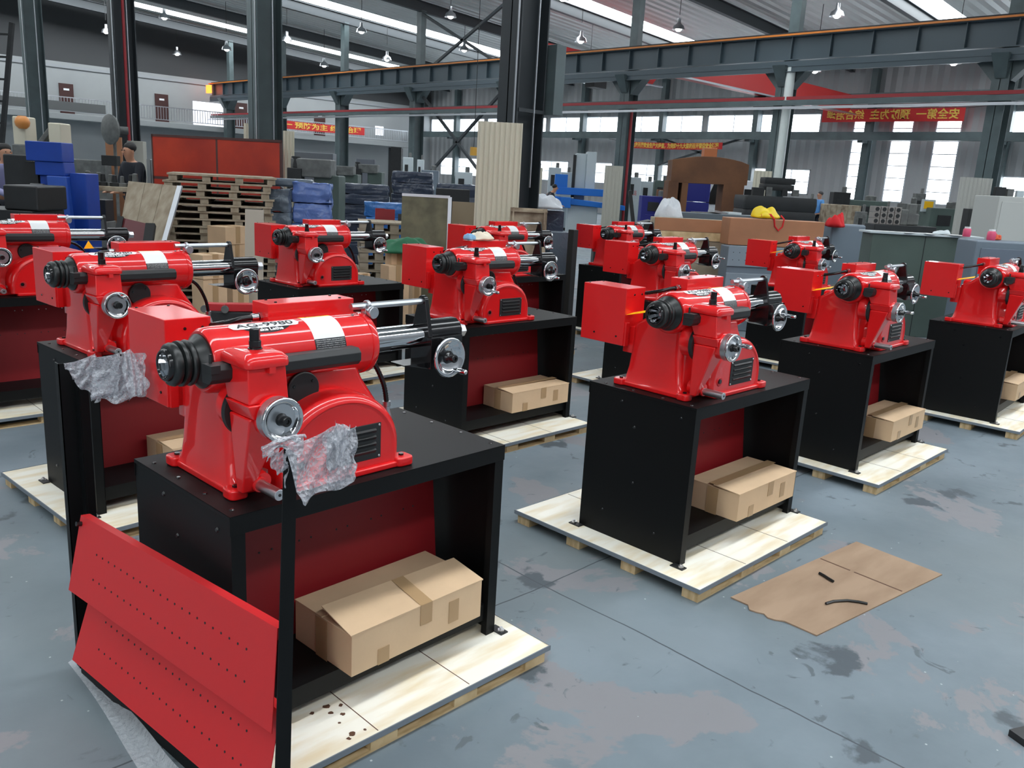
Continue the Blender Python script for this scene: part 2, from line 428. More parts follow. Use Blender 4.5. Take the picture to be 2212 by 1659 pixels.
def make_lathe():
    t = thing('brake_lathe', '', 'machine')
    # --- casting: foot plate, tower, neck and motor housing
    mb = MB()
    mb.loft([rrect(-0.448, -0.20, -0.175, 0.185, 0.02, z) for z in (0.0, 0.022)])
    for (x0, x1, y0, y1) in ((-0.462, -0.405, -0.205, -0.145), (-0.462, -0.405, 0.145, 0.205), (0.07, 0.135, -0.262, -0.20), (0.07, 0.135, 0.15, 0.205)):
        mb.loft([rrect(x0, x1, y0, y1, 0.018, z) for z in (0.0, 0.030)])
    mb.loft([rrect(-0.30, 0.118, -0.252, 0.185, 0.015, z) for z in (0.0, 0.020)])
    mb.build('foot_plate', RED, t, bevel=0.006)
    mb = MB()
    secs = [(0.018, -0.446, -0.215, -0.172, 0.175, 0.020), (0.035, -0.438, -0.225, -0.158, 0.160, 0.026), (0.09, -0.435, -0.235, -0.148, 0.150, 0.030),
            (0.17, -0.433, -0.245, -0.140, 0.143, 0.034), (0.235, -0.432, -0.25, -0.138, 0.140, 0.036), (0.29, -0.438, -0.22, -0.145, 0.138, 0.04), (0.325, -0.448, -0.20, -0.150, 0.075, 0.04), (0.375, -0.45, -0.2, -0.135, 0.02, 0.04)]
    mb.loft([rrect(x0, x1, y0, y1, r, z, 6) for z, x0, x1, y0, y1, r in secs])
    # bracket to the control box
    mb.loft([rrect(-0.415, -0.315, 0.10, 0.20, 0.012, z) for z in (0.15, 0.27)])
    mb.build('tower', RED, t, sharp=45)
    mb = MB()      # neck under the barrel
    mb.prism([(-0.33, 0.02), (0.088, 0.02), (0.098, 0.12), (0.075, 0.19), (0.015, 0.275), (-0.005, 0.32), (-0.33, 0.33)], 1, -0.150, 0.15)
    mb.build('neck', RED, t, bevel=0.02, seg=4)
    # motor housing with its rounded lip
    def arch(w, h, n=26):
        pts = [(w, 0.018)]
        for i in range(n + 1):
            a = math.pi * i / n
            pts.append((w * math.cos(a), h * 0.30 + (h * 0.70) * math.sin(a)))
        pts.append((-w, 0.018)); return pts
    mb = MB(); cx = -0.122
    rings = []
    for y, w, h in ((-0.12, 0.222, 0.262), (-0.17, 0.218, 0.262), (-0.215, 0.214, 0.260), (-0.233, 0.207, 0.253), (-0.242, 0.197, 0.242), (-0.2435, 0.19, 0.235), (-0.238, 0.184, 0.229), (-0.2375, 0.18, 0.225)):
        rings.append([(cx + px_, y, pz_) for px_, pz_ in arch(w, h)])
    mb.loft(rings)
    hz = mb.build('motor_housing', RED, t, sharp=50)
    # hollow with its adjusting screw at the lower left of the housing
    mb = MB(); mb.lathe([(0, 0.021), (0.004, 0.019)], (-0.262, -0.2365, 0.072), (0, -1, 0), 18); mb.build('screw_hollow', REDP, hz)
    mb = MB(); mb.lathe([(0, 0.011), (0.006, 0.010)], (-0.266, -0.240, 0.075), (0, -1, 0), 12); mb.build('screw', BLKG, hz)
    # louvred vent
    mb = MB(); mb.bx(-0.178, 0.016, -0.2405, -0.236, 0.043, 0.155)
    vp = mb.build('vent_plate', BLKM, t, bevel=0.0015)
    for k in range(4):
        z = 0.062 + k * 0.021; mb = MB()
        mb.hexa([(-0.158, -0.2405, z), (-0.004, -0.2405, z), (-0.004, -0.240, z + 0.002), (-0.158, -0.240, z + 0.002)],
                [(-0.156, -0.2475, z + 0.010), (-0.006, -0.2475, z + 0.010), (-0.004, -0.2405, z + 0.014), (-0.158, -0.2405, z + 0.014)])
        mb.build('louvre', BLKM, vp)
    for x in (-0.171, 0.009):
        for z in (0.050, 0.148):
            mb = MB(); mb.lathe([(0, 0.004), (0.002, 0.003)], (x, -0.2405, z), (0, -1, 0), 8); mb.build('screw', STL, vp)
    # round cover between barrel and housing
    mb = MB(); mb.lathe([(0, 0.052), (0.010, 0.052), (0.013, 0.049)], (-0.205, -0.150, 0.272), (0, -1, 0), 32)
    rc = mb.build('round_cover', BLKM, t)
    for a in (40, 160, 280):
        mb = MB(); mb.lathe([(0, 0.005), (0.003, 0.004)], (-0.205 + 0.036 * math.cos(R(a)), -0.163, 0.272 + 0.036 * math.sin(R(a))), (0, -1, 0), 8); mb.build('screw', BLKG, rc)
    # --- barrel
    mb = MB()
    mb.lathe([(-0.472, 0.074), (-0.474, 0.082), (-0.466, 0.089), (-0.440, 0.0925), (-0.30, BR), (0.030, BR), (0.036, BR), (0.038, BR + 0.003), (0.056, BR + 0.003), (0.064, BR - 0.004), (0.064, 0.05)], (0, AXY, AXZ), (1, 0, 0), 56)
    mb.build('barrel', RED, t, sharp=50)
    mb = MB(); mb.lathe([(0, 0.005), (0.004, 0.004)], (0.01, AXY - 0.02, AXZ + BR - 0.002), (0, -0.2, 1), 8); mb.build('screw', STL, t)
    # maker plate: white pill with black shield under it
    px0, px1 = -0.405, -0.185
    def pill(u):
        e = 0.085; k = 1.0
        if u < e: k = math.sqrt(max(0, 1 - ((e - u) / e) ** 2))
        if u > 1 - e: k = math.sqrt(max(0, 1 - ((u - 1 + e) / e) ** 2))
        c, h = -17.0, 9.5 * k
        return (c - h, c + h)
    def shield(u):
        k = math.sqrt(max(0, 1 - (2 * u - 1) ** 2)); return (-17.0 - 22.0 * k, -17.0)
    sh = patch(-0.375, -0.215, 0, 0, 'badge', BLKL, t, 0.0007, shield)
    pl = patch(px0, px1, 0, 0, 'name_plate', WHT, t, 0.0014, pill)
    text_mesh('AG-9980', 0.030, lambda x, y: bend(-0.295 + x, R(-17.0) + y / BR, 0.0022), 'lettering', INK, pl, fit=0.178, bold=0.0005)
    text_mesh('Brake Lathe', 0.0165, lambda x, y: bend(-0.295 + x, R(-31.5) + y / BR, 0.0018), 'lettering', INKW, sh, fit=0.092, bold=0.0006)
    # warning sticker: yellow head, white field, black foot
    st = patch(-0.168, -0.062, -62, -3, 'warning_sticker', WHT, t, 0.0008)
    patch(-0.168, -0.062, -3, 5, 'sticker_heading', YEL, st, 0.0008)
    text_mesh('\u25b2 WARNING', 0.010, lambda x, y: bend(-0.115 + x, R(1.0) + y / BR, 0.0016), 'lettering', INK, st, fit=0.07)
    ft = patch(-0.168, -0.062, -86, -62, 'sticker_footer', BLKL, st, 0.0008)
    for k, s in enumerate(('Failure to follow danger, warning and caution', 'instructions may lead to serious personal injury or', 'death to operator or bystander or damage to property.',
                           'Do not operate this machine until you read and', 'understand all the danger, warnings and cautions', 'in this operators manual.')):
        text_mesh(s, 0.0046, lambda x, y, k=k: bend(-0.115 + x, R(-65.0 - 3.5 * k) + y / BR, 0.0013), 'lettering', INKW, ft, fit=0.098 if k < 5 else 0.05, res=1)
    # --- spindle nose: black cone, ribs and bored nut
    mb = MB()
    mb.lathe([(-0.470, 0.074), (-0.478, 0.075), (-0.481, 0.071), (-0.500, 0.056), (-0.506, 0.053)], (0, AXY, AXZ), (1, 0, 0), 40)
    mb.build('seal_cone', RUB, t, sharp=50)
    mb = MB()
    mb.lathe([(-0.500, 0.045), (-0.503, 0.060), (-0.511, 0.063), (-0.517, 0.060), (-0.519, 0.052), (-0.523, 0.052), (-0.525, 0.060), (-0.530, 0.062), (-0.537, 0.061),
              (-0.540, 0.050), (-0.543, 0.050), (-0.545, 0.057), (-0.553, 0.059), (-0.562, 0.056), (-0.566, 0.048), (-0.566, 0.030)], (0, AXY, AXZ), (1, 0, 0), 40, caps=False)
    mb.build('bell_clamp', RUB, t, sharp=60)
    mb = MB()
    mb.lathe([(-0.560, 0.044), (-0.574, 0.043), (-0.577, 0.040), (-0.577, 0.036), (-0.572, 0.034)], (0, AXY, AXZ), (1, 0, 0), 36, caps=False)
    mb.build('clamp_nut', BLKG, t, sharp=50)
    mb = MB()
    mb.lathe([(-0.573, 0.0345), (-0.535, 0.025), (-0.515, 0.018), (-0.515, 0.0)], (0, AXY, AXZ), (1, 0, 0), 10, caps=False)
    mb.build('arbor_bore', CHR, t, sharp=20)
    # --- black cross rail in front of the barrel
    mb = MB(); y0, y1, z0, z1 = -0.236, -0.186, 0.342, 0.392; c = 0.013
    mb.prism([(y0 + c, z0), (y1, z0), (y1, z1), (y0 + c, z1), (y0, z1 - c), (y0, z0 + c)], 0, -0.525, -0.058)
    rl = mb.build('cross_rail', BLKM, t, bevel=0.002)
    mb = MB(); mb.bx(-0.527, -0.500, -0.240, -0.195, 0.372, 0.394); mb.cyl((-0.510, -0.205, 0.392), (-0.510, -0.205, 0.418), 0.004); mb.build('stop_block', BLKM, rl, bevel=0.001)
    # rear arm carrying the rail
    mb = MB(); mb.bx(-0.47, -0.40, -0.19, -0.12, 0.345, 0.385); mb.build('rail_arm', BLKM, t, bevel=0.003)
    # --- tool slide: cap, body, wedge bracket, dial and handwheel
    cx = -0.420
    mb = MB()
    mb.lathe([(0, 0.068), (0.045, 0.068), (0.056, 0.062)], (-0.398, -0.140, 0.258), (0, -1, 0), 36)
    mb.build('pivot_boss', RED, t, sharp=50)
    mb = MB(); mb.lathe([(0, 0.075), (0.018, 0.075)], (-0.405, -0.196, 0.255), (0, -1, 0), 36); mb.build('pivot_disc', BLKM, t)
    mb = MB()
    mb.hexa([(cx - 0.050, -0.322, 0.300), (cx + 0.066, -0.322, 0.300), (cx + 0.066, -0.212, 0.300), (cx - 0.050, -0.212, 0.300)],
            [(cx - 0.045, -0.312, 0.392), (cx + 0.064, -0.312, 0.392), (cx + 0.064, -0.170, 0.392), (cx - 0.045, -0.170, 0.392)])
    bd = mb.build('slide_body', RED, t, bevel=0.004)
    mb = MB()
    mb.hexa([(cx - 0.042, -0.330, 0.262), (cx + 0.07, -0.330, 0.262), (cx + 0.07, -0.212, 0.262), (cx - 0.042, -0.212, 0.262)],
            [(cx - 0.056, -0.330, 0.300), (cx + 0.072, -0.330, 0.300), (cx + 0.072, -0.208, 0.300), (cx - 0.056, -0.208, 0.300)])
    mb.build('slide_base', RED, t, bevel=0.004)
    mb = MB()      # wedge bracket narrowing to the foot
    mb.hexa([(cx - 0.026, -0.236, 0.030), (cx + 0.006, -0.236, 0.030), (cx + 0.006, -0.205, 0.030), (cx - 0.026, -0.205, 0.030)],
            [(cx - 0.048, -0.322, 0.262), (cx + 0.058, -0.322, 0.262), (cx + 0.058, -0.214, 0.262), (cx - 0.048, -0.214, 0.262)])
    mb.build('wedge_bracket', RED, t, bevel=0.006, seg=3)
    mb = MB()
    secs = [(0.394, -0.052, 0.070, -0.326, -0.172, 0.018), (0.402, -0.054, 0.072, -0.328, -0.170, 0.02), (0.416, -0.052, 0.070, -0.326, -0.172, 0.02), (0.426, -0.042, 0.060, -0.314, -0.182, 0.02), (0.430, -0.028, 0.046, -0.298, -0.198, 0.02)]
    mb.loft([rrect(cx + x0, cx + x1, y0, y1, r, z, 5) for z, x0, x1, y0, y1, r in secs])
    mb.bx(cx + 0.008, cx + 0.026, -0.326, -0.30, 0.378, 0.396)
    mb.build('slide_cap', RED, t, sharp=60)
    mb = MB(); bxx, byy = -0.409, -0.250
    mb.cyl((bxx, byy, 0.429), (bxx, byy, 0.433), 0.019); mb.cyl((bxx, byy, 0.433), (bxx, byy, 0.452), 0.0165, n=8)
    mb.cyl((bxx, byy, 0.452), (bxx, byy, 0.482), 0.0145, n=6); mb.cyl((bxx, byy, 0.482), (bxx, byy, 0.484), 0.0145, 0.012, n=6)
    mb.build('tool_post_bolt', BLKG, t, bevel=0.001)
    wc = (-0.400, -0.372, 0.262)
    mb = MB(); mb.lathe([(0, 0.056), (0.035, 0.054), (0.040, 0.050)], (wc[0], -0.300, wc[2]), (0, -1, 0), 32); mb.build('dial_boss', RED, t, sharp=50)
    mb = MB(); mb.lathe([(0, 0.058), (0.022, 0.058), (0.024, 0.056)], (wc[0], -0.336, wc[2]), (0, -1, 0), 40); mb.build('dial_ring', ALU, t, sharp=40)
    def handwheel(c, r, parent, depth=0.024):
        w = MB()
        w.lathe([(0, r * 0.30), (0.002, r * 0.60), (depth * 0.3, r * 0.94), (depth * 0.6, r), (depth * 0.9, r * 0.985), (depth, r * 0.94), (depth * 0.98, r * 0.86), (depth * 0.75, r * 0.74), (depth * 0.25, r * 0.62), (depth * 0.2, r * 0.30), (depth * 0.2, 0.001)], (0, depth, 0), (0, -1, 0), 44, caps=False)
        wh = w.build('handwheel', CHR, parent, sharp=60); wh.location = c
        h = MB(); h.lathe([(0, r * 0.34), (0.012, r * 0.26), (0.016, 0.014), (0.034, 0.014), (0.037, 0.012), (0.037, 0.006), (0.033, 0.005)], (0, depth * 0.8, 0), (0, -1, 0), 20); h.build('hub', BLKG, wh, sharp=50)
        g = MB(); g.lathe([(0, 0.005), (0.006, 0.0055), (0.012, 0.0085), (0.035, 0.0095), (0.056, 0.0085), (0.060, 0.006), (0.0605, 0.002)], (r * 0.72, 0.006, 0), (0, -1, 0), 16); g.build('crank_grip', CHR, wh, sharp=60)
        return wh
    handwheel(wc, 0.060, t)
    # --- chromed quill, end housing, knobs
    mb = MB(); mb.cyl((0.05, AXY, AXZ), (0.305, AXY, AXZ), 0.040, n=40); mb.build('quill', CHR, t)
    mb = MB(); mb.lathe([(0, 0.047), (0.145, 0.047), (0.150, 0.042)], (0.305, AXY, AXZ + 0.004), (1, 0, 0), 12, phase=R(15))
    mb.bx(0.300, 0.440, -0.135, -0.03, 0.262, 0.37)
    mb.loft([rrect(0.20, 0.44, -0.12, -0.04, 0.01, 0.285), rrect(0.30, 0.44, -0.12, -0.04, 0.01, 0.262)])
    mb.build('end_housing', BLKG, t, bevel=0.003)
    mb = MB(); mb.cyl((0.455, AXY, AXZ), (0.470, AXY, AXZ), 0.026, n=20); mb.cyl((0.470, AXY, AXZ), (0.496, AXY, AXZ), 0.023, n=6); mb.build('end_nut', STL, t, bevel=0.0015)
    mb = MB()
    out = []
    for a in range(0, 181, 20): out.append((-0.083 + 0.019 * math.cos(R(a)), 0.487 + 0.019 * math.sin(R(a))))
    out += [(-0.128, AXZ), (-0.03, AXZ)]
    out = [(-0.064, 0.487)] + out[1:]
    mb.prism(out, 0, 0.296, 0.312); mb.build('rod_bracket', BLKG, t, bevel=0.002)
    rod = MB(); rod.cyl((0.012, -0.083, 0.487), (0.300, -0.083, 0.487), 0.0105, n=8); rod.build('stop_rod', ALU, t)
    mb = MB(); mb.bx(0.060, 0.074, -0.094, -0.07, 0.40, 0.492); mb.cyl((0.067, -0.083, 0.487), (0.080, -0.083, 0.487), 0.017, n=16); mb.build('rod_clamp', ALU, t, bevel=0.003)
    mb = MB(); mb.cyl((0.070, -0.083, 0.470), (0.070, -0.112, 0.470), 0.009); mb.lathe([(0, 0.018), (0.014, 0.0185), (0.016, 0.017)], (0.070, -0.110, 0.470), (0, -1, 0), 28); mb.build('clamp_knob', ALU, t, sharp=50)
    handwheel((0.352, -0.176, 0.305), 0.068, t, 0.018)
    mb = MB(); mb.cyl((0.352, -0.16, 0.305), (0.352, -0.125, 0.305), 0.018); mb.build('wheel_shaft', BLKG, t)
    # --- stub shaft and side bolt
    mb = MB(); mb.cyl((-0.399, -0.20, 0.050), (-0.399, -0.347, 0.050), 0.0155, n=24, caps=True); sb = mb.build('stub_shaft', STL, t, bevel=0.0015)
    mb = MB(); mb.cyl((-0.399, -0.3465, 0.050), (-0.399, -0.348, 0.050), 0.0045, n=10); mb.build('centre_hole', BLKM, sb)
    mb = MB(); mb.lathe([(0, 0.022), (0.006, 0.020)], (-0.399, -0.245, 0.050), (0, -1, 0), 24); mb.lathe([(0, 0.03), (0.07, 0.024)], (-0.385, -0.17, 0.055), (0, -1, 0), 20); mb.build('shaft_boss', RED, t, sharp=40)
    mb = MB(); mb.cyl((-0.335, -0.155, 0.055), (-0.335, -0.185, 0.055), 0.010, n=6); mb.build('side_bolt', STL, t)
    # --- sheet metal boxes
    mb = MB()
    mb.bx(-0.461, -0.318, 0.165, 0.417, 0.183, 0.446)
    cb = mb.build('control_box', REDS, t, bevel=0.003)
    mb = MB(); mb.bx(-0.455, -0.43, 0.155, 0.30, 0.183, 0.29); mb.build('box_flange', REDS, cb, bevel=0.001)
    for p, d in (((-0.461, 0.205, 0.222), (-1, 0, 0)), ((-0.461, 0.335, 0.222), (-1, 0, 0)), ((-0.40, 0.165, 0.415), (0, -1, 0)), ((-0.345, 0.165, 0.415), (0, -1, 0)), ((-0.44, 0.40, 0.446), (0, 0, 1)), ((-0.34, 0.40, 0.446), (0, 0, 1))):
        mb = MB(); mb.lathe([(0, 0.005), (0.003, 0.004)], p, d, 8); mb.build('screw', BLKG, cb)
    mb = MB(); mb.bx(-0.217, 0.091, 0.010, 0.102, 0.428, 0.497)
    tb = mb.build('terminal_box', REDS, t, bevel=0.003)
    mb = MB(); mb.bx(-0.20, 0.07, -0.02, 0.09, 0.37, 0.43); mb.build('box_saddle', RED, tb, bevel=0.004)
    for x in (-0.18, 0.05):
        for y in (0.03, 0.085):
            mb = MB(); mb.lathe([(0, 0.005), (0.003, 0.004)], (x, y, 0.497), (0, 0, 1), 8); mb.build('screw', BLKG, tb)
    # conduit between the two boxes and flexible lamp behind the quill
    def flex(pts, r, steps=60):
        P = [Vector(p) for p in pts]; out = []
        for i in range(steps + 1):
            u = i / steps * (len(P) - 1); k = min(int(u), len(P) - 2); f = u - k
            a, b, c, d = P[max(k - 1, 0)], P[k], P[k + 1], P[min(k + 2, len(P) - 1)]
            out.append(0.5 * ((2 * b) + (c - a) * f + (2 * a - 5 * b + 4 * c - d) * f * f + (3 * b - a - 3 * c + d) * f ** 3))
        return out
    mb = MB(); mb.tube(flex([(-0.235, 0.055, 0.452), (-0.27, 0.06, 0.450), (-0.30, 0.10, 0.435), (-0.325, 0.20, 0.41)], 0.01), 0.0095, 8, lambda i: 1.0 if i % 2 else 0.86)
    mb.build('conduit', BLKG, t, sharp=80)
    mb = MB(); mb.cyl((-0.217, 0.053, 0.453), (-0.226, 0.053, 0.453), 0.016, n=6); mb.cyl((-0.226, 0.053, 0.453), (-0.246, 0.056, 0.452), 0.0125, n=14); mb.build('conduit_gland', CHR, t)
    pts = flex([(0.04, 0.03, 0.30), (0.10, 0.02, 0.315), (0.17, 0.015, 0.28), (0.215, 0.01, 0.20), (0.228, 0.005, 0.13)], 0.01, 70)
    mb = MB(); mb.tube(pts, 0.0095, 8, lambda i: 1.0 if i % 2 else 0.84)
    ga = mb.build('lamp_gooseneck', BLKG, t, sharp=80)
    mb = MB(); mb.lathe([(0, 0.014), (0.016, 0.014), (0.018, 0.011), (0.03, 0.012), (0.052, 0.019), (0.062, 0.020), (0.066, 0.017)], (0.228, 0.005, 0.134), (0.02, 0, -1), 20); mb.build('lamp_head', ALU, ga, sharp=40)
    # foot bolts
    for x, y in ((-0.433, -0.175), (-0.433, 0.175), (0.103, -0.232), (0.103, 0.178)):
        mb = MB(); mb.cyl((x, y, 0.030), (x, y, 0.036), 0.009, n=6); mb.build('foot_bolt', BLKG, t)
    return t

def make_bench():
    L, D, H, rim = 1.030, 0.590, 0.720, 0.055
    t = thing('machine_bench', '', 'bench')
    mb = MB()
    mb.bx(-L / 2, L / 2, -D / 2, D / 2, H - 0.003, H)
    for y in (-D / 2, D / 2 - 0.002): mb.bx(-L / 2, L / 2, y, y + 0.002, H - rim, H)
    mb.bx(-L / 2, -L / 2 + 0.002, -D / 2, D / 2, H - 0.012, H); mb.bx(L / 2 - 0.002, L / 2, -D / 2, D / 2, H - 0.012, H)
    tp = mb.build('bench_top', BLK, t, bevel=0.0012)
    for x in (-L / 2 + 0.03, L / 2 - 0.03):
        for y in (-0.25, -0.1, 0.06, 0.22):
            mb = MB(); mb.lathe([(0, 0.0075), (0.003, 0.0055)], (x, y, H), (0, 0, 1), 10); mb.build('screw', BLKG, tp)
    for s in (-1, 1):
        x = s * (L / 2 - 0.003); mb = MB()
        x0, x1 = sorted((x, x - s * 0.003))
        mb.bx(x0, x1, -D / 2 + 0.003, D / 2 - 0.003, 0.0, H - 0.003)
        xf0, xf1 = sorted((x, x - s * 0.040))
        mb.bx(xf0, xf1, -D / 2 + 0.002, -D / 2 + 0.005, 0.0, H - 0.003)
        mb.bx(xf0, xf1, D / 2 - 0.005, D / 2 - 0.002, 0.0, H - 0.003)
        xr0, xr1 = sorted((x - s * 0.038, x - s * 0.041)); mb.bx(xr0, xr1, -D / 2 + 0.002, -D / 2 + 0.03, 0.0, H - 0.003)
        ep = mb.build('end_panel', BLK, t)
        for y, z in ((-0.22, 0.66), (0.10, 0.665), (0.02, 0.56), (0.0, 0.30), (0.16, 0.12), (-0.14, 0.10)):
            mb = MB(); mb.lathe([(0, 0.0075), (0.004, 0.005)], (x, y, z), (s, 0, 0), 10); mb.build('screw', BLKG, ep)
        for yy in (-1, 1):
            mb = MB(); ya, yb = sorted((yy * (D / 2 - 0.03), yy * (D / 2 + 0.035))); xa, xb = sorted((x, x + s * 0.035)); mb.bx(xa, xb, ya, yb, 0.0, 0.005)
            fp = mb.build('foot_tab', BLKM, t)
            mb = MB(); bx_, by_ = (xa + xb) / 2, yy * (D / 2 + 0.016); mb.cyl((bx_, by_, 0.005), (bx_, by_, 0.012), 0.013, n=6); mb.cyl((bx_, by_, 0.012), (bx_, by_, 0.020), 0.006, n=10); mb.build('anchor_bolt', STL, fp)
    mb = MB()
    mb.bx(-L / 2 + 0.0435, L / 2 - 0.0435, 0.005, 0.008, 0.11, H - 0.004)
    mb.v = [(x, y + (0.70 - z) * -0.10 + 0.04, z) for x, y, z in mb.v]
    mb.build('back_panel', mat('back_panel_red', (0.26, 0.008, 0.012, 1), 0.5), t)
    bp = t
    panel = [c for c in bpy.data.objects if c.parent == t and c.name.startswith('back_panel')][-1]
    for row, z in enumerate((0.585, 0.43)):
        hs = MB()
        for k in range(6):
            for dx in (0, 0.045):
                x = -0.40 + k * 0.145 + dx; y = 0.003 + (0.70 - z) * -0.10 + 0.04
                hs.cyl((x, y + 0.0022, z), (x, y + 0.0012, z), 0.0035, n=8)
        tag(hs.build('peg_holes', (INKW, DARK)[row], panel), kind='stuff')  # top row discs are white, standing in for bright floor seen through holes
    mb = MB(); mb.bx(-L / 2 + 0.0435, L / 2 - 0.0435, -D / 2 + 0.02, D / 2 - 0.02, 0.117, 0.120); mb.bx(-L / 2 + 0.0435, L / 2 - 0.0435, -D / 2 + 0.018, -D / 2 + 0.021, 0.055, 0.120)
    mb.build('lower_shelf', BLK, t)
    return t

def make_pallet(x0, x1, y0, y1, h=0.0644):
    t = thing('wooden_pallet', '', 'pallet')
    mb = MB()
    mb.bx(x0, x1, y0, y1, h - 0.012, h)
    dk = mb.build('deck', PLY, t)
    n = 3
    mb = MB()
    for s in (0.33, 0.66): mb.bx(x0 + (x1 - x0) * s - 0.0015, x0 + (x1 - x0) * s + 0.0015, y0 + 0.01, y1 - 0.01, h, h + 0.0006)
    mb.build('board_seam', STAIN, dk)
    mb = MB(); e = 0.004
    mb.bx(x0 - e, x1 + e, y0 - e, y0, h - 0.016, h + 0.003); mb.bx(x0 - e, x1 + e, y1, y1 + e, h - 0.016, h + 0.003)
    mb.bx(x0 - e, x0, y0, y1, h - 0.016, h + 0.003); mb.bx(x1, x1 + e, y0, y1, h - 0.016, h + 0.003)
    mb.build('edge_strip', GALV, t)
    for j in range(4):
        yy = y0 + 0.01 + (y1 - y0 - 0.10) * j / 3
        for i in range(4):
            xx = x0 + 0.01 + (x1 - x0 - 0.12) * i / 3
            mb = MB(); mb.bx(xx, xx + 0.10, yy, yy + 0.08, 0.006, h - 0.012); mb.build('block', PINE, t)
        mb = MB(); mb.bx(x0 + 0.01, x1 - 0.01, yy, yy + 0.08, 0.0, 0.007); mb.build('bottom_board', PINE, t)
    return t

def make_carton(w=0.50, d=0.26, h=0.135, open_=False):
    t = thing('cardboard_box', '', 'box')
    mb = MB(); mb.bx(-w / 2, w / 2, -d / 2, d / 2, 0, h - 0.002); body = mb.build('box_body', CARD, t, bevel=0.002)
    mb = MB()
    if open_:
        mb.hexa([(-w / 2 - 0.004, -d / 2 - 0.001, h - 0.002), (w / 2 + 0.004, -d / 2 - 0.001, h - 0.002), (w / 2 + 0.004, 0.0, h + 0.024), (-w / 2 - 0.004, 0.0, h + 0.036)],
                [(-w / 2 - 0.004, -d / 2 - 0.001, h + 0.002), (w / 2 + 0.004, -d / 2 - 0.001, h + 0.002), (w / 2 + 0.004, 0.0, h + 0.028), (-w / 2 - 0.004, 0.0, h + 0.040)])
    else:
        mb.hexa([(-w / 2 - 0.004, -d / 2 - 0.001, h - 0.002), (w / 2 + 0.004, -d / 2 - 0.001, h - 0.002), (w / 2 + 0.004, -0.002, h), (-w / 2 - 0.004, -0.002, h + 0.008)],
                [(-w / 2 - 0.004, -d / 2 - 0.001, h + 0.002), (w / 2 + 0.004, -d / 2 - 0.001, h + 0.002), (w / 2 + 0.004, -0.002, h + 0.004), (-w / 2 - 0.004, -0.002, h + 0.012)])
    mb.build('flap', CARD, t)
    mb = MB(); mb.bx(-w / 2 - 0.002, w / 2 + 0.002, 0.002, d / 2, h - 0.002, h + 0.002); mb.build('flap', CARD, t)
    def tp(f):
        mb = MB(); f(mb); mb.build('packing_tape', TAPE, t)
    if not open_: tp(lambda m: m.bx(-w / 2 - 0.003, w / 2 + 0.003, -0.022, 0.025, h + 0.0125, h + 0.013))
    tp(lambda m: m.bx(-0.005, 0.045, -d / 2 - 0.0025, -d / 2 - 0.001, h - 0.07, h + 0.002))
    if open_: tp(lambda m: m.hexa([(-0.005, -d / 2 - 0.002, h + 0.0025), (0.045, -d / 2 - 0.002, h + 0.0025), (0.045, -0.001, h + 0.035), (-0.005, -0.001, h + 0.035)], [(-0.005, -d / 2 - 0.002, h + 0.003), (0.045, -d / 2 - 0.002, h + 0.003), (0.045, -0.001, h + 0.0355), (-0.005, -0.001, h + 0.0355)]))
    tp(lambda m: m.bx(-w / 2 - 0.0045, -w / 2 - 0.0035, -0.03, 0.03, 0.0, h - 0.004))
    for x, z0, z1 in ((-w * 0.32, 0.0, 0.055), (w * 0.22, 0.03, h - 0.03)): tp(lambda m: m.bx(x, x + 0.045, -d / 2 - 0.0022, -d / 2 - 0.001, z0, z1))
    return t

# ------------------------------------------------------------------ the two rows of lathes on benches
PH = 0.0644
# key: (x, y, yaw, where)
SPOTS = {
 1: (1.451, 2.253, 1.75), 2: (3.503, 2.159, 0.27), 3: (5.479, 2.242, 0.49), 4: (7.571, 2.10, 3.46),
 6: (1.741, 4.21, 3.57), 5: (3.881, 4.06, 0.0), 11: (6.062, 4.136, 0.57), 12: (8.238, 4.067, 3.25),
 9: (1.828, 6.219, -0.27), 7: (3.834, 5.946, 2.34), 8: (5.845, 5.921, 0.54), 10: (7.889, 6.056, 0.61)}
WHERE = {
 1: 'the nearest of all, behind the red louvred rack', 2: 'at the right of the foreground, beside the flattened cardboard',
 3: 'in the nearest row, second to the right of the flattened cardboard', 4: 'cut by the right edge of the photo',
 6: 'behind the nearest lathe, with the yellow tag', 5: 'in the second row with the cream rag on its box',
 11: 'right behind the foreground right one, in the second row', 12: 'in front of the brown box with the yellow bag',
 9: 'cut by the left edge of the photo', 7: 'in front of the stack of wrapped blue parts',
 8: 'in the third row in front of the black sign', 10: 'farthest back, left of the plywood crate'}
LATHE_L = {
 1: 'red brake lathe nearest of all, bubble wrap hanging before it', 2: 'red brake lathe at right foreground, orange tag by its control box',
 3: 'red brake lathe in front row, right of the one beside the flat cardboard', 4: 'red brake lathe cut off by the right edge of the photo',
 6: 'red brake lathe directly behind the nearest one, yellow tag on top', 5: 'red brake lathe with a cream rag lying on its terminal box',
 11: 'red brake lathe half hidden behind the right foreground lathe', 12: 'red brake lathe in front of brown box carrying the yellow bag',
 9: 'red brake lathe cut off by the left edge of the photo', 7: 'red brake lathe in front of the wrapped blue stack',
 8: 'red brake lathe partly hidden behind the rag and in front of the black sign', 10: 'smallest, farthest red brake lathe, in front of the black bench frame'}
SHORT = {1: 'carrying the nearest lathe of all', 2: 'carrying the right foreground lathe, beside the flat cardboard', 3: 'carrying the front-row lathe right of the foreground one', 4: 'carrying the lathe cut off by the right edge',
 6: 'carrying the yellow-tagged lathe behind the nearest one', 5: 'carrying the lathe with the cream rag', 11: 'carrying the lathe half hidden behind the foreground one', 12: 'carrying the lathe before the brown box',
 9: 'carrying the lathe cut off by the left edge', 7: 'carrying the lathe before the wrapped blue stack', 8: 'carrying the lathe before the black sign', 10: 'carrying the smallest, farthest lathe'}
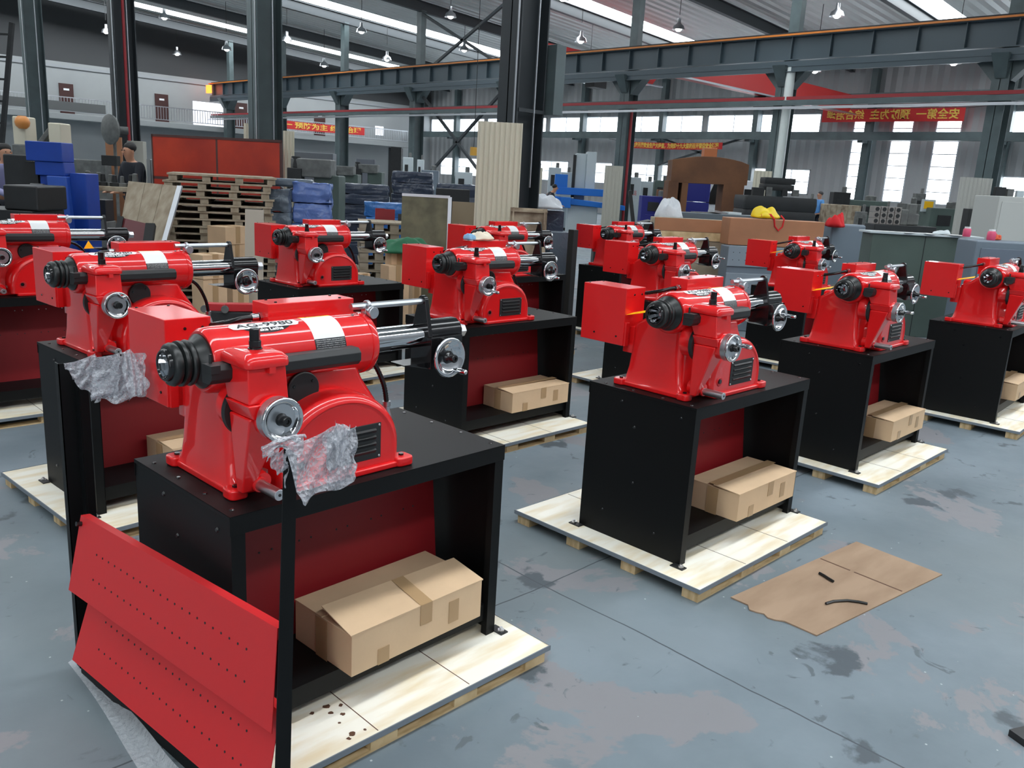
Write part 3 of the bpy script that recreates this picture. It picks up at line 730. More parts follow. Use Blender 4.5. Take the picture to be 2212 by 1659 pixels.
lathe0 = make_lathe(); bench0 = make_bench()
LATHES = {}
GRIPS = {1: (75, 62), 2: (-12, -10), 3: (-5, 20), 4: (20, 0), 5: (50, 60), 6: (-80, 62), 7: (60, 55), 8: (60, 80), 9: (100, 60), 10: (40, 50), 11: (-20, -35), 12: (20, 10)}
PALLET = {1: (-0.505, 0.605, -0.478, 0.55), 2: (-0.642, 0.531, -0.482, 0.603)}
pal_common = None
for k, (x, y, a) in SPOTS.items():
    b = bench0 if k == 1 else copy_tree(bench0)
    b.location = (x, y, PH); b.rotation_euler = (0, 0, R(a))
    tag(b, 'black steel bench ' + SHORT[k], 'bench', 'black benches carrying the lathes')
    l = lathe0 if k == 1 else copy_tree(lathe0)
    l.location = (x, y, PH + 0.72); l.rotation_euler = (0, 0, R(a))
    tag(l, LATHE_L[k], 'machine', 'red brake lathes in rows')
    LATHES[k] = l
    for c in [q for q in bpy.data.objects if q.parent == l and q.name.startswith('handwheel')]:
        c.rotation_euler[1] = R(GRIPS.get(k, (-35, -50))[0 if c.location[0] < 0 else 1])
    if k in PALLET: p = make_pallet(*PALLET[k])
    elif pal_common is None: p = pal_common = make_pallet(-0.64, 0.52, -0.49, 0.56)
    else: p = copy_tree(pal_common)
    if k in (3, 4, 5): pass
    p.location = (x, y, 0); p.rotation_euler = (0, 0, R(a if k != 1 else 0.5))
    tag(p, 'pale wooden pallet ' + SHORT[k].replace('carrying', 'under the bench of'), 'pallet', 'pallets under the lathe benches')

# cartons on the lower shelves: (bench, x, y, yaw)
carton0 = make_carton(0.555, 0.30, 0.140, True); carton1 = make_carton(0.55, 0.28, 0.135)
CL = {1: 'opened cardboard box with lifted flap on the nearest bench shelf', 2: 'taped cardboard box on the shelf of the right foreground bench',
      3: 'taped cardboard box on the shelf of the bench right of the foreground one', 4: 'cardboard box on the shelf of the bench cut by the right edge',
      5: 'taped cardboard box on the shelf of the middle bench under the rag lathe', 6: 'cardboard box half hidden on the shelf of the bench behind the nearest'}
first = True
for k, lx, ly, rz in ((1, 0.118, -0.185, 1), (2, 0.150, -0.192, 0), (3, 0.177, -0.188, 0), (4, 0.16, -0.19, 0), (5, 0.194, -0.165, 0), (6, 0.12, -0.185, 0)):
    x, y, a = SPOTS[k]; ca, sa = math.cos(R(a)), math.sin(R(a))
    if k == 1: c = carton0
    elif k == 2: c = carton1
    else: c = copy_tree(carton1)
    c.location = (x + ca * lx - sa * ly, y + sa * lx + ca * ly, PH + 0.120); c.rotation_euler = (0, 0, R(a + rz))
    tag(c, CL[k], 'box', 'cardboard boxes on the bench shelves')

# warning tags tied by the control boxes
TAGL = {2: ('orange_tag', 'orange and yellow paper tag hanging by the right foreground lathe'), 3: ('paper_tag', 'yellow paper tag on the lathe right of the foreground one'),
        4: ('paper_tag', 'yellow paper tag on the lathe cut by the right edge'), 12: ('paper_tag', 'pale yellow paper tag on the lathe before the brown box')}
for k in TAGL:
    x, y, a = SPOTS[k]
    mb = MB(); mb.hexa([(-0.455, 0.163, 0.326), (-0.455, 0.045, 0.356), (-0.40, 0.050, 0.366), (-0.40, 0.163, 0.334)], [(-0.455, 0.163, 0.3268), (-0.455, 0.045, 0.3568), (-0.40, 0.050, 0.3668), (-0.40, 0.163, 0.3348)])
    o = mb.build('paper_tag', YEL)
    o.location = (x, y, PH + 0.72); o.rotation_euler = (0, 0, R(a)); tag(o, TAGL[k][1], 'tag', 'yellow paper tags on lathes')
x, y, a = SPOTS[6]
mb = MB(); mb.add([(-0.375, 0.02, 0.472), (-0.325, 0.03, 0.472), (-0.35, 0.025, 0.508), (-0.375, 0.022, 0.472), (-0.325, 0.032, 0.472), (-0.35, 0.027, 0.508)], [(0, 1, 2), (3, 5, 4), (0, 3, 4, 1), (1, 4, 5, 2), (2, 5, 3, 0)])
o = mb.build('paper_tag', YEL); o.location = (x, y, PH + 0.72); o.rotation_euler = (0, 0, R(a)); tag(o, 'yellow folded tag standing on the lathe behind the nearest one', 'tag', 'yellow paper tags on lathes')

# ------------------------------------------------------------------ crumpled cloth and film
def crumple(cx, cy, cz, sx, sy, sz, seed, n=22, amp=0.35, fr=3.2, flat=0.0):
    """folded lump: a dome over an elliptical base, displaced by fold waves"""
    rnd = random.Random(seed); ws = [(rnd.uniform(1, fr), rnd.uniform(-fr, fr), rnd.uniform(0, 6.3), rnd.uniform(0.4, 1)) for _ in range(7)]
    rings = []; mb = MB()
    for i in range(n // 2 + 1):
        t = i / (n // 2) * 0.97 + 0.03; ring = []
        for k in range(n * 2):
            a = math.pi * k / n
            w = sum(q * math.sin(p1 * 3 * t + p2 * a * 1.0 + ph) for p1, p2, ph, q in [(w_[0], round(w_[1]), w_[2], w_[3]) for w_ in ws]) / 4
            w *= min(1, t * 1.6); rr = t * (1 + amp * 0.55 * w); h = max(flat, (1 - t ** 2.6) ** 0.75) * (1 + amp * 1.2 * w + 0.10 * math.sin(5 * t * math.cos(a) * 2 + seed) + 0.10 * math.sin(6 * t * math.sin(a) + seed * 2) + amp * 0.5 * t * (math.sin(5 * a + seed) + 0.6 * math.sin(9 * a + 5 * t + seed * 3)) * (1 - 0.4 * t))
            ring.append((cx + sx * rr * math.cos(a), cy + sy * rr * math.sin(a), cz + max(0.001, sz * h)))
        rings.append(ring)
    mb.loft(rings, caps=True); return mb

# cream rag and pale blue rag on the terminal box of the second-row lathe
x, y, a = SPOTS[5]
solo(crumple(x - 0.10, y + 0.045, PH + 0.72 + 0.4985, 0.105, 0.070, 0.050, 5), 'cloth_rag', WHCL, 'cream cotton rag crumpled on the red terminal box', 'cloth', sub=1)
solo(crumple(x - 0.195, y + 0.055, PH + 0.72 + 0.4985, 0.045, 0.045, 0.040, 8), 'cloth_rag', LBCL, 'pale blue rag beside the cream rag on the terminal box', 'cloth', sub=1)

# ------------------------------------------------------------------ louvred tool rack standing in front of the nearest bench
rk = thing('louvred_tool_rack', 'black framed rack with tilted red perforated louvres, left foreground', 'rack', (0.80, 2.75, 0))
PLx, PLy, PRx, PRy = 0.0, 0.0, 0.105, -1.15
def rp(u, off=0.0):   # along the rack
    return (PLx + (PRx - PLx) * u + off, PLy + (PRy - PLy) * u + off * 0.09)
HT = 1.055
mb = MB(); mb.bx(-0.004, 0.040, -0.003, 0.0, 0, HT); mb.bx(-0.004, -0.001, -0.003, 0.030, 0, HT); mb.bx(0.038, 0.041, -0.04, 0.0, 0, HT - 0.06); mb.bx(0.041, 0.066, -0.043, -0.040, 0, HT - 0.06)
mb.build('post', BLK, rk)
qx, qy = 0.118, -1.13; HT2 = 1.075
mb = MB(); mb.hexa([(0.078, qy - 0.003, 0), (0.122, qy - 0.003, 0), (0.122, qy, 0), (0.078, qy, 0)], [(0.120, qy - 0.003, HT2), (0.152, qy - 0.003, HT2 - 0.03), (0.152, qy, HT2 - 0.03), (0.120, qy, HT2)])
mb.hexa([(0.119, qy, 0), (0.122, qy, 0), (0.122, qy + 0.02, 0), (0.119, qy + 0.02, 0)], [(0.149, qy, HT2 - 0.03), (0.152, qy, HT2 - 0.03), (0.152, qy + 0.02, HT2 - 0.03), (0.149, qy + 0.02, HT2 - 0.03)])
mb.build('post', BLK, rk)
LOUV = [[(.808, 2.665, .585), (.912, 1.640, .613), (.893, 1.640, .335), (.757, 2.665, .345)], [(.836, 2.665, .36), (.925, 1.655, .375), (.872, 1.655, .085), (.752, 2.665, .10)]]
REDL = mat('louvre_red', (0.62, 0.022, 0.026, 1), 0.45)
for cs in LOUV:
    c0, c1, c2, c3 = [Vector(q) - Vector((0.80, 2.75, 0)) for q in cs]
    n_ = (c3 - c0).cross(c1 - c0).normalized()
    if n_.x > 0: n_ = -n_
    def P(u, v, o=0.0): return (c0 * (1 - u) + c1 * u) * (1 - v) + (c3 * (1 - u) + c2 * u) * v + n_ * o
    mb = MB(); nu, nv = 16, 6
    for q in range(nv):
        mb.loft([[P(i / nu, q / nv), P(i / nu, (q + 1) / nv), P(i / nu, (q + 1) / nv, 0.002), P(i / nu, q / nv, 0.002)] for i in range(nu + 1)])
    a_, b_ = P(0, 0), P(1, 0); k_ = Vector((0.025, 0, -0.004))
    mb.add([a_, b_, b_ + k_, a_ + k_, P(0, 0, 0.002), P(1, 0, 0.002), b_ + k_ + Vector((0, 0, 0.002)), a_ + k_ + Vector((0, 0, 0.002))], [(0, 1, 2, 3), (7, 6, 5, 4), (0, 4, 5, 1), (1, 5, 6, 2), (2, 6, 7, 3), (3, 7, 4, 0)])
    lv = mb.build('louvre', REDL, rk)
    hs = MB()
    for v in (0.36, 0.68):
        for k in range(22):
            c = P(0.13 + k * 0.036, v, 0.0022); hs.cyl(c, c + n_ * 0.0006, 0.0036, n=8)
    tag(hs.build('perforations', INK, lv), kind='stuff')
    mb = MB(); c = P(0.012, 0.10, 0.002); mb.cyl(c, c + n_ * 0.016, 0.008, n=6); mb.build('bolt', BLKG, lv)
mb = MB(); b0, b1 = rp(0.02), rp(0.98)
mb.hexa([(b0[0] - 0.01, b0[1], 0.003), (b1[0] - 0.01, b1[1], 0.003), (b1[0] + 0.06, b1[1], 0.003), (b0[0] + 0.06, b0[1], 0.003)], [(b0[0] - 0.006, b0[1], 0.15), (b1[0] - 0.006, b1[1], 0.15), (b1[0] + 0.0, b1[1], 0.15), (b0[0] + 0.0, b0[1], 0.15)])
mb.build('base_plate', BLK, rk)

# bubble wrap over the tops of the two posts
def wrap(name, label, base, pts, seed, mat_=BUBBLE, nu=30, nv=22, amp=0.008):
    """crumpled sheet through a 4-corner patch given as metres; corners tl,tr,br,bl"""
    rnd = random.Random(seed); ws = [(rnd.uniform(2, 9), rnd.uniform(2, 9), rnd.uniform(0, 6.3)) for _ in range(8)]
    tl, tr, br, bl = [Vector(p) for p in pts]; mb = MB(); vs = []
    nrm = (tr - tl).cross(bl - tl).normalized()
    for j in range(nv + 1):
        for i in range(nu + 1):
            u, v = i / nu, j / nv
            p = tl * (1 - u) * (1 - v) + tr * u * (1 - v) + br * u * v + bl * (1 - u) * v
            w = sum(math.sin(a * u * 2.2 + b * v * 2.2 + c) for a, b, c in ws) / 4
            e = math.sin(7 * u + seed) * 0.010 * (v if v > 0.7 else 0) + math.sin(9 * v + seed) * 0.008 * (1 if u in (0, 1) else 0)
            p = p + nrm * amp * w * 1.4 + Vector((0, 0, e + amp * 0.4 * math.sin(5 * u + ws[0][2])))
            vs.append(p - Vector(base))
    n1 = nu + 1
    mb.add(vs, [(j * n1 + i, j * n1 + i + 1, (j + 1) * n1 + i + 1, (j + 1) * n1 + i) for j in range(nv) for i in range(nu)])
    return mb
def wrapped(name, label, base, sheets, seed):
    mb = MB()
    for q, pts in enumerate(sheets):
        w = wrap(name, label, base, pts, seed + q); mb.add(w.v, w.f)
    o = mb.build(name, BUBBLE, sharp=180); o.location = base
    s = o.modifiers.new('thickness', 'SOLIDIFY'); s.thickness = 0.0015
    return tag(o, label, 'packaging')
def sp(px, py, d): return tuple(spot(px, py, d))
# left post: post top is about 2.53 m ahead
lb = (0.83, 2.74, 1.03)
wrapped('bubble_wrap', 'bubble wrap bunched on the top of the left rack post', lb, [
    (sp(137, 787, 2.46), sp(205, 766, 2.52), sp(203, 862, 2.50), sp(160, 820, 2.47)),
    (sp(195, 770, 2.50), sp(262, 764, 2.44), sp(258, 860, 2.45), sp(200, 864, 2.50)),
    (sp(240, 772, 2.47), sp(312, 762, 2.44), sp(316, 850, 2.43), sp(248, 858, 2.46)),
    (sp(258, 760, 2.42), sp(282, 756, 2.44), sp(322, 838, 2.41), sp(280, 866, 2.40)),
    (sp(200, 800, 2.46), sp(300, 790, 2.47), sp(302, 862, 2.45), sp(198, 868, 2.46))], 3)
rb = (0.92, 1.60, 1.05)
wrapped('bubble_wrap', 'bubble wrap hanging from the top of the right rack post', rb, [
    (sp(564, 964, 1.76), sp(660, 932, 1.80), sp(650, 975, 1.78), sp(568, 980, 1.76)),
    (sp(615, 968, 1.765), sp(745, 915, 1.86), sp(766, 1038, 1.87), sp(652, 1088, 1.76)),
    (sp(700, 935, 1.80), sp(772, 925, 1.88), sp(764, 1040, 1.88), sp(710, 1050, 1.82)),
    (sp(722, 912, 1.80), sp(756, 925, 1.82), sp(748, 1000, 1.81), sp(726, 1000, 1.80)),
    (sp(578, 976, 1.79), sp(622, 972, 1.78), sp(618, 1045, 1.79), sp(584, 1000, 1.80))], 11)

# clear film under the rack
mb = MB(); vs = []
for i in range(29):
    u = i / 28
    for j in range(6):
        v = j / 5
        x = 0.80 + 0.0 + 0.07 * u - v * (0.02 + 0.07 * math.sin(min(1, u * 1.2) * math.pi * 0.5)); y = 2.82 - u * 1.5
        vs.append((x + 0.008 * math.sin(9 * u), y, 0.003 + 0.010 * abs(math.sin(13 * u + 3 * v)) * (1 - v) + (0.02 if j == 0 else 0)))
mb.add(vs, [(i * 6 + j, i * 6 + j + 1, (i + 1) * 6 + j + 1, (i + 1) * 6 + j) for i in range(28) for j in range(5)])
o = solo(mb, 'plastic_film', FILM, 'clear plastic film lying on the floor under the rack', 'packaging', sharp=180)

# ------------------------------------------------------------------ flattened cardboard on the floor
c4 = [(3.024, 1.617), (4.064, 1.527), (4.022, 1.101), (3.016, 1.226)]
fc = thing('flattened_cardboard', 'flattened brown cardboard sheet lying on the floor', 'cardboard', (3.5, 1.37, 0))
def lerp2(u, v):
    a = Vector((*c4[0], 0)) * (1 - u) + Vector((*c4[1], 0)) * u; b = Vector((*c4[3], 0)) * (1 - u) + Vector((*c4[2], 0)) * u
    return a * (1 - v) + b * v - Vector((3.5, 1.37, 0))
mb = MB()
rn = random.Random(4)
def outline(z):
    pts = [lerp2(i / 12, 0) for i in range(12)] + [lerp2(1, i / 5) for i in range(5)] + [lerp2(1 - i / 12, 1) for i in range(12)]
    left = []
    for i in range(14):
        v = 1 - i / 14; off = 0.0
        if 0.25 < v < 0.62: off = rn.uniform(-0.035, 0.02)
        left.append(lerp2(off, v))
    return [(p.x, p.y, z) for p in pts + left]
rn = random.Random(4); r0 = outline(0.0005); rn = random.Random(4); r1 = outline(0.006)
mb.loft([r0, r1]); mb.build('sheet', CARD_D, fc)
mb = MB(); 
for v0, v1 in ((0.02, 0.38), (0.43, 0.97)):
    a_, b_ = lerp2(0.665, v0), lerp2(0.665, v1); mb.bar((a_.x, a_.y, 0.0062), (b_.x, b_.y, 0.0062), 0.009, 0.0012)
mb.build('crease', STAIN, fc)
mb = MB(); pts = [(3.33 + 0.13 * i / 10, 1.385 - 0.01 * math.sin(i / 10 * 3), 0.012) for i in range(11)]
mb.tube(pts, 0.006, 6); solo(mb, 'rubber_strip', RUB, 'short black rubber strip on the flattened cardboard', 'rubber strip')
mb = MB(); pts = [(3.36 + 0.22 * i / 14 - 0.14, 1.30 - 0.21 + 0.0 * i, 0.012) for i in range(2)]
pa, pb = spot(1785, 1304, 1), spot(1872, 1306, 1)
def floor_at(px, py, z=0.012):
    r = ray(px, py); k = (z - CAM_H) / r.z; return CAM_C + r * k
cv = [floor_at(1784, 1304), floor_at(1800, 1299), floor_at(1830, 1297), floor_at(1855, 1300), floor_at(1874, 1304)]
mb = MB(); mb.tube(cv, 0.006, 6); solo(mb, 'rubber_strip', RUB, 'longer curved black rubber strip on the flattened cardboard', 'rubber strip')
# the first strip follows the photograph too
o = [q for q in bpy.data.objects if q.get('label', '').startswith('short black rubber')][0]; bpy.data.objects.remove(o)
cv = [floor_at(1770, 1238), floor_at(1779, 1243), floor_at(1790, 1250), floor_at(1800, 1256)]
mb = MB(); mb.tube(cv, 0.007, 6); solo(mb, 'rubber_strip', RUB, 'shorter straight black rubber strip on the flattened cardboard', 'rubber strip')
# stains on the nearest pallet
rn = random.Random(9); st = MB()
pal1 = [q for q in bpy.data.objects if q.name.startswith('wooden_pallet') and 'nearest lathe of all' in q.get('label', '')][0]
for q in range(9):
    p = floor_at(670 + rn.uniform(0, 130), 1520 + rn.uniform(0, 110), 0.066) ; n = 9; r = rn.uniform(0.004, 0.013)
    st.loft([[(p.x - pal1.location.x + r * rn.uniform(0.5, 1.2) * math.cos(2 * math.pi * i / n), p.y - pal1.location.y + r * rn.uniform(0.5, 1.2) * math.sin(2 * math.pi * i / n), z) for i in range(n)] for z in (0.0645, 0.0652)])
o = st.build('oil_spots', STAIN, pal1); o['kind'] = 'stuff'
# dark machine foot entering at the right edge
p = floor_at(2196, 1588); mb = MB(); mb.box((p.x + 0.10, p.y - 0.06, 0.012), (0.26, 0.06, 0.024), R(-25)); mb.box((p.x + 0.22, p.y - 0.12, 0.30), (0.06, 0.06, 0.58), R(-25))
solo(mb, 'steel_stand', BLKM, 'black steel foot of a stand at the lower right edge', 'stand')
# ------------------------------------------------------------------ the hall
XW, YO = 40.5, 50.0            # window wall, office wall
def roof_z(x): return 9.95 - 0.058 * (x - 7.0) if x > 4 else 10.124 - 0.058 * (4 - x)
struct(MB().bx(-9, XW + 0.3, -9, YO + 0.3, -0.12, 0.0), 'floor', FLOORM)

# window wall with its openings; Y running along it
OP = []
def win(y0, y1, z0, z1, ny, nz): OP.append((y0, y1, z0, z1, ny, nz))
for y0, y1 in ((44.2, 49.9), (38.4, 43.9), (32.6, 38.1), (26.8, 32.3), (20.1, 26.5)): win(y0, y1, 4.69, 5.62, 4, 1)
win(7.6, 12.05, 4.69, 5.62, 3, 1); win(1.6, 6.9, 4.69, 5.62, 3, 1)
for y0, y1 in ((17.45, 18.45), (15.67, 16.62), (13.62, 14.72)): win(y0, y1, 1.62, 5.45, 1, 7)
for y0, y1 in ((44.6, 48.7), (39.5, 43.6), (36.3, 39.2), (32.8, 35.9), (28.6, 31.9), (22.7, 25.8), (20.3, 22.3)): win(y0, y1, 1.75, 2.97, 2, 2)
win(7.6, 12.2, 1.75, 2.97, 3, 2); win(1.6, 6.9, 1.75, 2.97, 3, 2)
def wall_cells(y0, y1, z0, z1, ops, place):
    ys = sorted({y0, y1} | {o[0] for o in ops} | {o[1] for o in ops}); zs = sorted({z0, z1} | {o[2] for o in ops} | {o[3] for o in ops})
    mb = MB()
    for a, b in zip(ys, ys[1:]):
        run = None
        for c, d in zip(zs, zs[1:]):
            hole = any(o[0] <= a and b <= o[1] and o[2] <= c and d <= o[3] for o in ops)
            if hole:
                if run: place(mb, a, b, *run)
                run = None
            else: run = (run[0], d) if run else (c, d)
        if run: place(mb, a, b, *run)
    return mb
struct(wall_cells(-9, YO, 0, 7.95, OP, lambda mb, a, b, c, d: mb.bx(XW, XW + 0.12, a, b, c, d)), 'wall_right', WALLM)
FRW = mat('white_window_frame', rgb(200, 206, 212), 0.5)
for i, (y0, y1, z0, z1, ny, nz) in enumerate(OP):
    t = bpy.data.objects.new('window_%d' % (i + 1), None); COL.objects.link(t); t.location = (XW, (y0 + y1) / 2, z0); t['kind'] = 'structure'
    w, h = (y1 - y0) / 2, z1 - z0; mb = MB(); e = 0.05
    mb.bx(-0.02, 0.06, -w, w, 0, e); mb.bx(-0.02, 0.06, -w, w, h - e, h); mb.bx(-0.02, 0.06, -w, -w + e, 0, h); mb.bx(-0.02, 0.06, w - e, w, 0, h)
    for k in range(1, ny): mb.bx(-0.015, 0.05, -w + 2 * w * k / ny - 0.018, -w + 2 * w * k / ny + 0.018, 0, h)
    for k in range(1, nz): mb.bx(-0.015, 0.05, -w, w, h * k / nz - 0.02, h * k / nz + 0.02)
    mb.build('window_frame', FRW, t)
    MB().bx(0.03, 0.034, -w, w, 0, h).build('glass_pane', GLASS, t)

# office wall with gallery, doors and banner
struct(MB().bx(-9, XW + 0.2, YO, YO + 0.2, 0, 6.35), 'wall_back', OFFW)
struct(MB().bx(-9, XW + 0.2, YO + 0.02, YO + 0.22, 6.35, 10.3), 'wall_back_upper', mat('dark_gable', rgb(60, 62, 64), 0.7))
struct(MB().bx(-9, XW, -9.2, -9, 0, 10.3), 'wall_front', WALLMX)
struct(MB().bx(-9.2, -9, -9, YO, 0, 10.3), 'wall_left', WALLM)
struct(MB().bx(-9, 37.6, YO - 1.4, YO, 3.42, 3.72), 'trim_1', OFFW, bevel=0.02)       # gallery slab
struct(MB().bx(-9, XW, YO - 0.06, YO, 6.05, 6.2), 'trim_2', mat('trim_grey', rgb(150, 154, 158), 0.6))
gy = YO - 1.36
g = thing('gallery_railing', 'grey steel railing along the office gallery', 'railing', (18, gy, 3.72))
MB().bar((-6, 0, 0.80), (19.4, 0, 0.80), 0.05).build('top_rail', ALU, g)
MB().bar((-6, 0, 0.12), (19.4, 0, 0.12), 0.04).build('bottom_rail', ALU, g)
mb = MB()
for k in range(170): mb.bar((-6 + k * 0.15, 0, 0.12), (-6 + k * 0.15, 0, 0.80), 0.025)
tag(mb.build('balusters', ALU, g), kind='stuff')
solo(MB().bx(4.0, 17.3, gy - 0.06, gy - 0.02, 3.86, 4.30), 'grey_sheet', mat('grey_cloth', rgb(96, 98, 98), 0.8), 'long dull grey sheet hung along the left of the gallery railing', 'sheet')
DOORS = [('brown office door at the left of the gallery, beside the leftmost column', 15.5, 16.2), ('brown office door between the second column and the signal lamp', 20.5, 21.25), ('brown office door left of the third column', 25.3, 26.1), ('brown office door above the right end of the gallery banner', 30.8, 31.6)]
for i, (lb, a, b) in enumerate(DOORS):
    t = bpy.data.objects.new('door_%d' % (i + 1), None); COL.objects.link(t); t.location = ((a + b) / 2, YO - 0.03, 3.72); t['kind'] = 'structure'
    w = (b - a) / 2
    MB().bx(-w, w, -0.03, 0.03, 0, 1.56).build('door_leaf', DOORB, t)
    MB().bx(-0.14, 0.14, -0.04, -0.03, 1.22, 1.32).build('door_plate', WHT, t)
for i, (a, b) in enumerate(((22.7, 24.9), (17.9, 19.0))):
    if i == 0:
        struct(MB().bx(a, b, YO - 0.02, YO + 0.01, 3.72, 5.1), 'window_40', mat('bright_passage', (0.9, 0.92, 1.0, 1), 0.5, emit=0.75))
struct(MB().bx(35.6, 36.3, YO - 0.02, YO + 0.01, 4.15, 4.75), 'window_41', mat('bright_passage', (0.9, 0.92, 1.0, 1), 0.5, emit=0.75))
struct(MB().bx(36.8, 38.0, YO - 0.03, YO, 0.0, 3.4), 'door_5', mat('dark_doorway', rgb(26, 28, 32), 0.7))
def banner(name, label, loc, w, h, rz, text, flip=False, tilt=0.0, size=0.8, sag=0.03):
    t = thing(name, label, 'banner', loc, rz)
    mb = MB(); vs = []
    for i in range(31):
        u = i / 30; s = -sag * math.sin(u * math.pi) + tilt * (u - 0.5)
        for z in (0, h): vs += [(-w / 2 + w * u, -0.01, z + s), (-w / 2 + w * u, 0.01, z + s)]
    mb.add(vs, sum([[(4 * i, 4 * i + 4, 4 * i + 6, 4 * i + 2), (4 * i + 1, 4 * i + 3, 4 * i + 7, 4 * i + 5), (4 * i + 2, 4 * i + 6, 4 * i + 7, 4 * i + 3), (4 * i, 4 * i + 1, 4 * i + 5, 4 * i + 4)] for i in range(30)], []))
    mb.build('banner_cloth', BANNER, t)
    sg = -1 if flip else 1
    def f(x, y):
        u = (sg * x + w / 2) / w; s = -sag * math.sin(min(1, max(0, u)) * math.pi) + tilt * (u - 0.5)
        return Vector((sg * x, -0.016, h / 2 + y + s))
    mb = MB()
    for q in (-1, 1): mb.bar((q * w / 2, 0, h - 0.02), (q * (w / 2 + 1.2), 0.05, h + 0.10), 0.015)
    mb.build('tie_rope', DARK, t)
    text_mesh(text, h * size, f, 'lettering', BANTXT, t, fit=w * 0.93, res=2, bold=0.01)
    return t
banner('safety_banner', 'red banner with yellow characters on the office gallery railing', (29.7, gy - 0.12, 3.98), 8.0, 0.48, 0, '\u5b89\u5168\u7b2c\u4e00 \u9884\u9632\u4e3a\u4e3b \u7efc\u5408\u6cbb\u7406')
banner('safety_banner', 'red banner seen from behind, mirrored characters, before the tall windows', (39.8, 16.55, 5.14), 6.35, 0.56, R(-90), '\u5b89\u5168\u7b2c\u4e00  \u9884\u9632\u4e3a\u4e3b  \u7efc\u5408\u6cbb\u7406', flip=True, sag=-0.01)
banner('safety_banner', 'thin sagging orange red banner above the rusty press', (30.0, 21.15, 3.29), 4.6, 0.26, R(-90), '\u5c71\u4e1c\u5f00\u5c55\u5b89\u5168\u751f\u4ea7\u5927\u68c0\u67e5\uff0c\u4e3a\u515a\u7684\u5341\u4e5d\u5927\u80dc\u5229\u53ec\u5f00\u8425\u9020\u5b89\u5168\u73af\u5883', tilt=0.01, sag=0.04)

# roof: sheets, light strips, rafters, purlins
STRIPS = [(-8, -6.9), (0.2, 1.5), (12.2, 13.5), (23.9, 25.2), (35.4, 36.7), (46.2, 47.4)]
mb = MB(); ys = [-9.2] + [v for s in STRIPS for v in s] + [YO + 0.2]
for a, b in zip(ys[::2], ys[1::2]):
    for x0, x1 in ((-9.2, 4), (4, XW + 0.3)):
        mb.hexa([(x0, a, roof_z(x0)), (x1, a, roof_z(x1)), (x1, b, roof_z(x1)), (x0, b, roof_z(x0))], [(x0, a, roof_z(x0) + 0.06), (x1, a, roof_z(x1) + 0.06), (x1, b, roof_z(x1) + 0.06), (x0, b, roof_z(x0) + 0.06)])
for a, b in STRIPS:
    mb.hexa([(36.5, a, roof_z(36.5)), (XW + 0.3, a, roof_z(XW + 0.3)), (XW + 0.3, b, roof_z(XW + 0.3)), (36.5, b, roof_z(36.5))], [(36.5, a, roof_z(36.5) + 0.06), (XW + 0.3, a, roof_z(XW + 0.3) + 0.06), (XW + 0.3, b, roof_z(XW + 0.3) + 0.06), (36.5, b, roof_z(36.5) + 0.06)])
struct(mb, 'ceiling', ROOFM)
for i, (a, b) in enumerate(STRIPS):
    mb = MB()
    for x0, x1 in ((-9.2, 4), (4, 36.5)):
        mb.hexa([(x0, a, roof_z(x0) + 0.01), (x1, a, roof_z(x1) + 0.01), (x1, b, roof_z(x1) + 0.01), (x0, b, roof_z(x0) + 0.01)], [(x0, a, roof_z(x0) + 0.05), (x1, a, roof_z(x1) + 0.05), (x1, b, roof_z(x1) + 0.05), (x0, b, roof_z(x0) + 0.05)])
    struct(mb, 'window_%d' % (50 + i), SKYL)
COLY = [7.2 + 5.83 * k for k in range(-2, 8)]
for y in COLY:
    mb = MB()
    for x0, x1 in ((-9, 4), (4, XW)):
        for zt, zb, w in ((0.0, -0.03, 0.2), (-0.03, -0.40, 0.03), (-0.40, -0.43, 0.2)):
            mb.hexa([(x0, y - w / 2, roof_z(x0) - 0.14 + zb), (x1, y - w / 2, roof_z(x1) - 0.14 + zb), (x1, y + w / 2, roof_z(x1) - 0.14 + zb), (x0, y + w / 2, roof_z(x0) - 0.14 + zb)],
                    [(x0, y - w / 2, roof_z(x0) - 0.14 + zt), (x1, y - w / 2, roof_z(x1) - 0.14 + zt), (x1, y + w / 2, roof_z(x1) - 0.14 + zt), (x0, y + w / 2, roof_z(x0) - 0.14 + zt)])
    solo(mb, 'roof_rafter', STEELD, 'dark steel roof rafter spanning between columns', 'beam', 'roof rafters')
